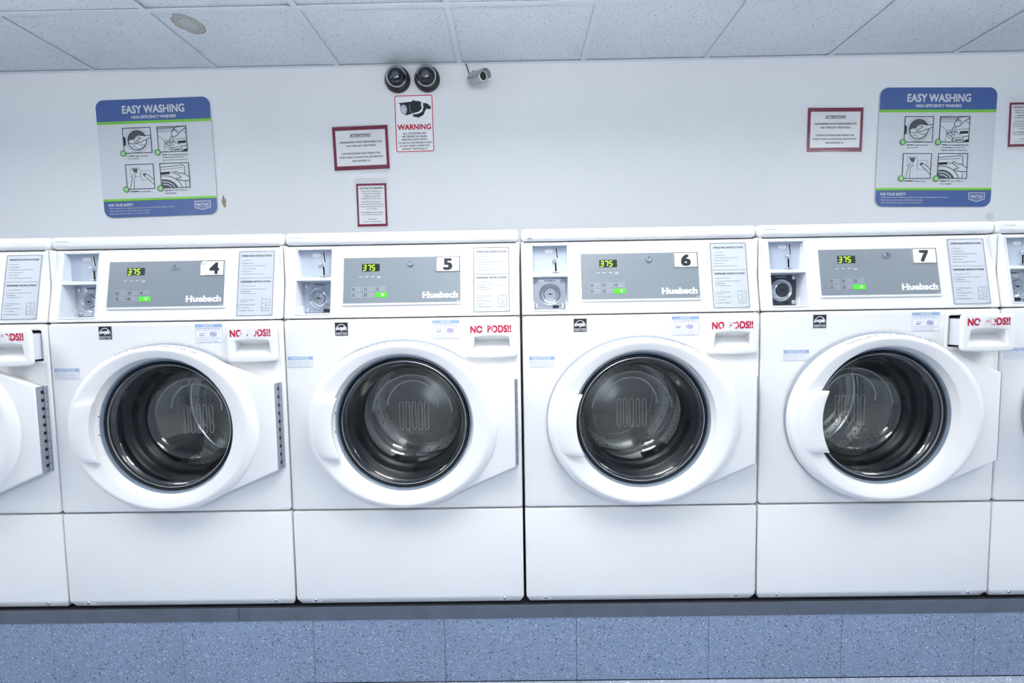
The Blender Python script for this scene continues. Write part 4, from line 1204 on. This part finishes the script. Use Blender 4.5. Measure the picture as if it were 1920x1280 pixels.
        def arc(r, n=16): return [(0.12 + r * math.cos(a), -0.12 + r * math.sin(a)) for a in [PI / 2 * 1.1 - (PI / 2 * 1.1) * i / n for i in range(n + 1)]]
        def cl(pts): return [(min(.99, max(.01, x)), min(.99, max(.01, z))) for x, z in pts]
        Fl(cl(arc(0.48)) + [(0.01, 0.01)], 'border', 1); L(cl(arc(0.62)), 1, 2)
        for rr in (0.38, 0.28): b.stroke([Q(p) for p in cl(arc(rr))], wd * 0.028, y - 0.0004, 'signgrey')
        H = [(0.985, 0.28), (0.78, 0.28), (0.60, 0.33), (0.54, 0.36), (0.58, 0.40), (0.70, 0.39), (0.72, 0.42), (0.60, 0.52), (0.49, 0.62), (0.50, 0.66), (0.55, 0.66), (0.66, 0.58), (0.80, 0.57), (0.985, 0.42)]
        Fl(H, 'signgrey', 4); L(H, 1, 5)
    pict(0.219, 0.240, 0.467, 0.457, d1, '1'); pict(0.521, 0.240, 0.778, 0.457, d2, '2'); pict(0.219, 0.549, 0.467, 0.763, d3, '3'); pict(0.521, 0.549, 0.778, 0.763, d4, '4')
    # maker's badge
    b = MB(); x0, x1, zt, zb_ = U(0.803), U(0.945), V(0.880), V(0.958); w_ = x1 - x0; h_ = zt - zb_
    sh = [(x0, zt), (x1, zt), (x1 - w_ * .01, zb_ + h_ * 0.25), (x0 + w_ * 0.5, zb_), (x0 + w_ * .01, zb_ + h_ * 0.25)]
    b.poly(sh, y, 'signgrey'); cx, cz = (x0 + x1) / 2, (zt + zb_) / 2 + h_ * .04
    b.poly([(cx + (a - cx) * 0.91, cz + (c - cz) * 0.84) for a, c in sh], y - 0.0003, 'signblue')
    b.text('MAYTAG', x0 + w_ * .12, zt - h_ * 0.60, x1 - w_ * .12, zt - h_ * 0.24, y - 0.0006, 'signgrey', bold=0.022)
    b.rect(x0 + w_ * .16, zt - h_ * 0.72, x1 - w_ * .16, zt - h_ * 0.68, y - 0.0006, 'signgrey')
    b.build('badge', e, smooth=False)
    return e
easy_sign(-1.8115, 1.9125, math.radians(1.0), 'blue and pale grey washing instruction sign on the wall above the leftmost washers')
easy_sign(2.0965, 1.8905, math.radians(-1.0), 'blue and pale grey washing instruction sign at the right above washer 7')

def attention(x, z, rot, w_, h_, label, tape):
    e = wallthing('attention_notice', x, z, rot, label, 'notice', 'maroon bordered attention notices on the back wall')
    b = MB().box(-w_ / 2, w_ / 2, -0.0014, -0.0004, -h_ / 2, h_ / 2, 'maroon'); b.build('paper', e, smooth=False)
    b = MB(); y = -0.0020
    b.rect(-w_ * 0.448, -h_ * 0.405, w_ * 0.452, h_ * 0.410, y, 'paper')
    b.build('printed_sheet', e, smooth=False)
    b = MB(); y = -0.0025
    def line(s, u0, u1, v, h, bold=0.012, m='ink'): b.text(s, (u0 - .5) * w_, (0.5 - v) * h_ - h / 2, (u1 - .5) * w_, (0.5 - v) * h_ + h / 2, y, m, bold=bold)
    line('ATTENTION!!', 0.315, 0.685, 0.205, 0.0125, 0.02); b.rect(-0.185 * w_, (0.5 - 0.250) * h_, 0.185 * w_, (0.5 - 0.242) * h_, y, 'ink')
    line('MANAGEMENT IS NOT RESPONSIBLE FOR', 0.125, 0.885, 0.365, 0.0085); line('ANY ITMES LEFT UNATTENED.', 0.235, 0.780, 0.450, 0.0085)
    line('CONTENTS FOUND UNATTENDED FOR', 0.150, 0.845, 0.625, 0.0085); line('MORE THAN 12 HOURS WILL BE REMOVED', 0.105, 0.895, 0.710, 0.0085); line('AND DISPOSED OF.', 0.330, 0.665, 0.795, 0.0085)
    b.build('lettering', e, smooth=False)
    b = MB(); b.rect(-w_ / 2 - 0.006, -h_ / 2 - 0.012, w_ / 2 + 0.006, h_ / 2 + 0.006, -0.0034, 'film')
    b.build('lamination', e, smooth=False)
    b = MB()
    for tx, tz, tw, th in tape: b.rect(tx - tw / 2, tz - th / 2, tx + tw / 2, tz + th / 2, -0.0042, 'tape')
    b.build('clear_tape', e, smooth=False)
attention(-0.7790, 1.9430, math.radians(1.4), 0.2790, 0.2145, 'maroon-bordered landscape notice left of the video warning sign', [(0.05, -0.108, 0.16, 0.035)])
attention(1.5960, 1.9875, math.radians(-0.7), 0.2745, 0.2145, 'maroon-bordered landscape notice alone, left of the right-hand washing sign', [(0.0, -0.112, 0.15, 0.03), (-0.1, 0.1, 0.05, 0.03)])

def small_notice(x, z, rot, label, tape):
    e = wallthing('portrait_notice', x, z, rot, label, 'notice', 'small portrait notices on the back wall')
    w_, h_ = 0.1525, 0.2140
    MB().box(-w_ / 2, w_ / 2, -0.0014, -0.0004, -h_ / 2, h_ / 2, 'maroon').build('paper', e, smooth=False)
    MB().rect(-w_ * 0.44, -h_ * 0.445, w_ * 0.44, h_ * 0.450, -0.0020, 'paper').build('printed_sheet', e, smooth=False)
    b = MB(); y = -0.0025
    def line(s, wd, v, h=0.0064, bold=0.01): b.text(s, -wd * w_ / 2, (0.5 - v) * h_ - h / 2, wd * w_ / 2, (0.5 - v) * h_ + h / 2, y, 'ink', bold=bold)
    line('NOTICE TO TENANTS', 0.78, 0.105, 0.0075, 0.02); b.rect(-0.39 * w_, (0.5 - .131) * h_, 0.39 * w_, (0.5 - .127) * h_, y, 'ink')
    for s, wd, v in (('Please do not leave your', .68, .185), ('clothes in the washing', .62, .240), ('machines once the', .52, .295), ('expected period ends.', .66, .350), ('Determine the length of', .66, .430), ('each cycle and set a timer to', .80, .485), ('remind yourself to retrieve', .76, .540), ('your laundry.', .36, .595), ('It is advisable not to leave', .74, .672), ('your clothes unattended.', .70, .727), ('Thank you', .30, .835), ('for your cooperation!', .60, .890)):
        line(s, wd, v)
    b.build('lettering', e, smooth=False)
    MB().rect(-w_ / 2 - 0.008, -h_ / 2 - 0.008, w_ / 2 + 0.008, h_ / 2 + 0.03, -0.0034, 'film').build('lamination', e, smooth=False)
    b = MB()
    for tx, tz, tw, th in tape: b.rect(tx - tw / 2, tz - th / 2, tx + tw / 2, tz + th / 2, -0.0042, 'tape')
    b.build('clear_tape', e, smooth=False)
small_notice(-0.7335, 1.6597, math.radians(0.3), 'small portrait notice taped to the wall below the left attention notice', [(0.0, 0.118, 0.15, 0.032)])
small_notice(2.5340, 1.9960, math.radians(0.0), 'small portrait notice cut off by the right edge of the picture', [(-0.03, -0.108, 0.11, 0.036)])

def warning_sign():
    e = wallthing('warning_sign', -0.5058, 2.0565, math.radians(0.55), 'white portrait warning sign with red border and a camera drawing under the domes', 'sign')
    w_, h_ = 0.2010, 0.2860
    b = MB(); plate(b, [rrect(-w_ / 2, -h_ / 2, w_ / 2, h_ / 2, 0.012)], -0.0034, 0.003, 'paper', 0.0006, 1); b.build('sign_board', e)
    b = MB(); y = -0.0040
    o = rrect(-w_ / 2 + 0.005, -h_ / 2 + 0.005, w_ / 2 - 0.005, h_ / 2 - 0.005, 0.010); i_ = rrect(-w_ / 2 + 0.0092, -h_ / 2 + 0.0092, w_ / 2 - 0.0092, h_ / 2 - 0.0092, 0.0065)
    n = len(o); b.add([(p[0], y, p[1]) for p in o + i_], [[k, (k + 1) % n, n + (k + 1) % n, n + k] for k in range(n)], 'red')
    b.build('red_border', e, smooth=False)
    b = MB()
    def X(u): return (u - 0.5) * w_
    def Z(v): return (0.5 - v) * h_
    b.text('WARNING', X(0.075), Z(0.605), X(0.915), Z(0.510), y, 'red', bold=0.03, res=3)
    for s, u0, u1, v in (('ALL ACTIVITIES ARE', .21, .78, .668), ('RECORDED ON VIDEO', .19, .80, .720), ('AND/OR AUDIO DEVICE', .17, .81, .772), ('TO AID IN THE PROSECUTION', .08, .92, .828), ('OF ANY CRIME COMMITTED', .11, .87, .880), ('AGAINST THIS FACILITY', .16, .81, .932)):
        b.text(s, X(u0), Z(v + 0.014), X(u1), Z(v - 0.016), y, 'ink', bold=0.02)
    b.build('lettering', e, smooth=False)
    b = MB()
    def pl(pts, m, k=0): b.poly([(X(u), Z(v)) for u, v in pts], y - 0.0003 * k, m)
    pl([(0.12, 0.145), (0.62, 0.115), (0.70, 0.140), (0.68, 0.170), (0.70, 0.250), (0.62, 0.300), (0.30, 0.355), (0.20, 0.330), (0.16, 0.240), (0.17, 0.170)], 'ink')
    b.add([(X(0.245 + 0.085 * q * math.cos(a)), y - 0.0004, Z(0.262 + 0.085 * q * math.sin(a))) for a in [2 * PI * i / 24 for i in range(24)] for q in (1.0, 0.75)], [[2 * i, (2 * i + 2) % 48, (2 * i + 3) % 48, 2 * i + 1] for i in range(24)], 'signgrey')
    b.poly([(X(0.245 + 0.055 * math.cos(a)), Z(0.262 + 0.058 * math.sin(a))) for a in [2 * PI * i / 20 for i in range(20)]], y - 0.0005, 'labelgrey')
    b.stroke([(X(0.40), Z(0.18)), (X(0.41), Z(0.30)), (X(0.47), Z(0.315))], 0.0012, y - 0.0004, 'signgrey')
    pl([(0.74, 0.150), (0.84, 0.165), (0.92, 0.215), (0.93, 0.250), (0.88, 0.265), (0.82, 0.250), (0.78, 0.290), (0.74, 0.355), (0.62, 0.400), (0.50, 0.385), (0.46, 0.345), (0.60, 0.335), (0.68, 0.310), (0.72, 0.250)], 'ink')
    b.stroke([(X(0.70), Z(0.16)), (X(0.735), Z(0.22)), (X(0.70), Z(0.30))], 0.004, y - 0.0005, 'labelwhite')
    pl([(0.46, 0.110), (0.50, 0.100), (0.54, 0.110), (0.54, 0.125), (0.46, 0.130)], 'ink')
    b.build('camera_drawing', e, smooth=False)
warning_sign()

# domes and bullet camera under the ceiling
def dome(x, z, label):
    e = wallthing('dome_camera', x, z, 0.0, label, 'camera', 'black dome cameras above the warning sign')
    MB().lathe([(0.0, -0.0005), (0.0630, -0.0005), (0.0630, -0.016), (0.0600, -0.022), (0.0545, -0.030), (0.0520, -0.031), (0.0510, -0.024)], (0, 0), 'domeblack', 56).build('base', e)
    MB().lathe([(0.0515, -0.024), (0.0505, -0.040)] + [(0.0505 * math.cos(a), -0.040 - 0.040 * math.sin(a)) for a in [PI / 2 * i / 12 for i in range(1, 12)]] + [(0.0, -0.080)], (0, 0), 'smoke', 56).build('dome_cover', e)
    b = MB().lathe([(0.047, -0.008), (0.043, -0.020), (0.030, -0.026), (0.022, -0.030), (0.022, -0.052), (0.016, -0.056), (0.0, -0.056)], (0.0, 0.002), 'black', 32)
    b.build('camera_module', e)
    MB().lathe([(0.0165, -0.0565), (0.0120, -0.0600), (0.0110, -0.0575), (0.0, -0.0570)], (0.0, 0.002), 'chrome', 32).build('lens', e)
    b = MB()
    for i in range(12):
        a = 2 * PI * i / 12
        b.lathe([(0.0021, -0.0560), (0.0016, -0.0585), (0.0, -0.0590)], (0.0185 * math.cos(a), 0.002 + 0.0185 * math.sin(a)), 'chrome', 8)
    b.build('light_ring', e)
dome(-0.5820, 2.2690, 'left one of two black smoked dome cameras under the ceiling')
dome(-0.4345, 2.2700, 'right one of two black smoked dome cameras, nearer the bullet camera')

def bullet():
    e = wallthing('bullet_camera', -0.215, 2.262, 0.0, 'small grey bullet camera with a black cable on the wall below the ceiling', 'camera')
    A = Vector((0.004, -0.042, -0.016)); Bv = Vector((0.066, -0.118, -0.033))
    d = (Bv - A).normalized(); L = (Bv - A).length
    up = Vector((0, 0, 1)); sx = d.cross(up).normalized(); uz = sx.cross(d)
    T = Matrix((( sx.x, d.x, uz.x, A.x), (sx.y, d.y, uz.y, A.y), (sx.z, d.z, uz.z, A.z), (0, 0, 0, 1)))
    MB().lathe([(0.0, -0.006), (0.020, -0.006), (0.0265, 0.0), (0.0275, 0.004), (0.0275, L), (0.0255, L + 0.001), (0.0245, L - 0.006)], (0, 0), 'camgrey', 40, T).build('body', e)
    MB().lathe([(0.0245, L - 0.001), (0.0205, L + 0.001), (0.0195, L - 0.004)], (0, 0), 'labelwhite', 32, T).lathe([(0.0205, L - 0.004), (0.010, L - 0.006), (0.0, L - 0.004)], (0, 0), 'black', 32, T).build('lens', e)
    MB().lathe([(0.0285, 0.006), (0.0305, 0.006), (0.0305, L + 0.022), (0.0285, L + 0.022)], (0, 0), 'camgrey', 28, T, True, math.radians(-5), math.radians(185)).build('sun_visor', e)
    b = MB().lathe([(0.0, -0.0005), (0.021, -0.0005), (0.021, -0.007), (0.010, -0.010), (0.009, -0.02)], (0.0, 0.010), 'camgrey', 28)
    b.tube([(0.0, -0.015, 0.010), (0.004, -0.03, 0.018), (0.016, -0.052, 0.016), (0.018, -0.056, 0.004)], 0.007, 'camgrey', 12); b.build('mount', e)
    MB().tube([T @ Vector((0, 0.012, 0.030)), T @ Vector((0, 0.012, 0.041))], [0.006, 0.004], 'camgrey', 12).build('screw_knob', e)
    MB().tube([(-0.026, -0.004, HC - 2.262 - 0.0015), (-0.018, -0.012, 0.052), (-0.008, -0.026, 0.022), (0.000, -0.038, -0.004)], 0.0026, 'black', 8).build('cable', e)
bullet()
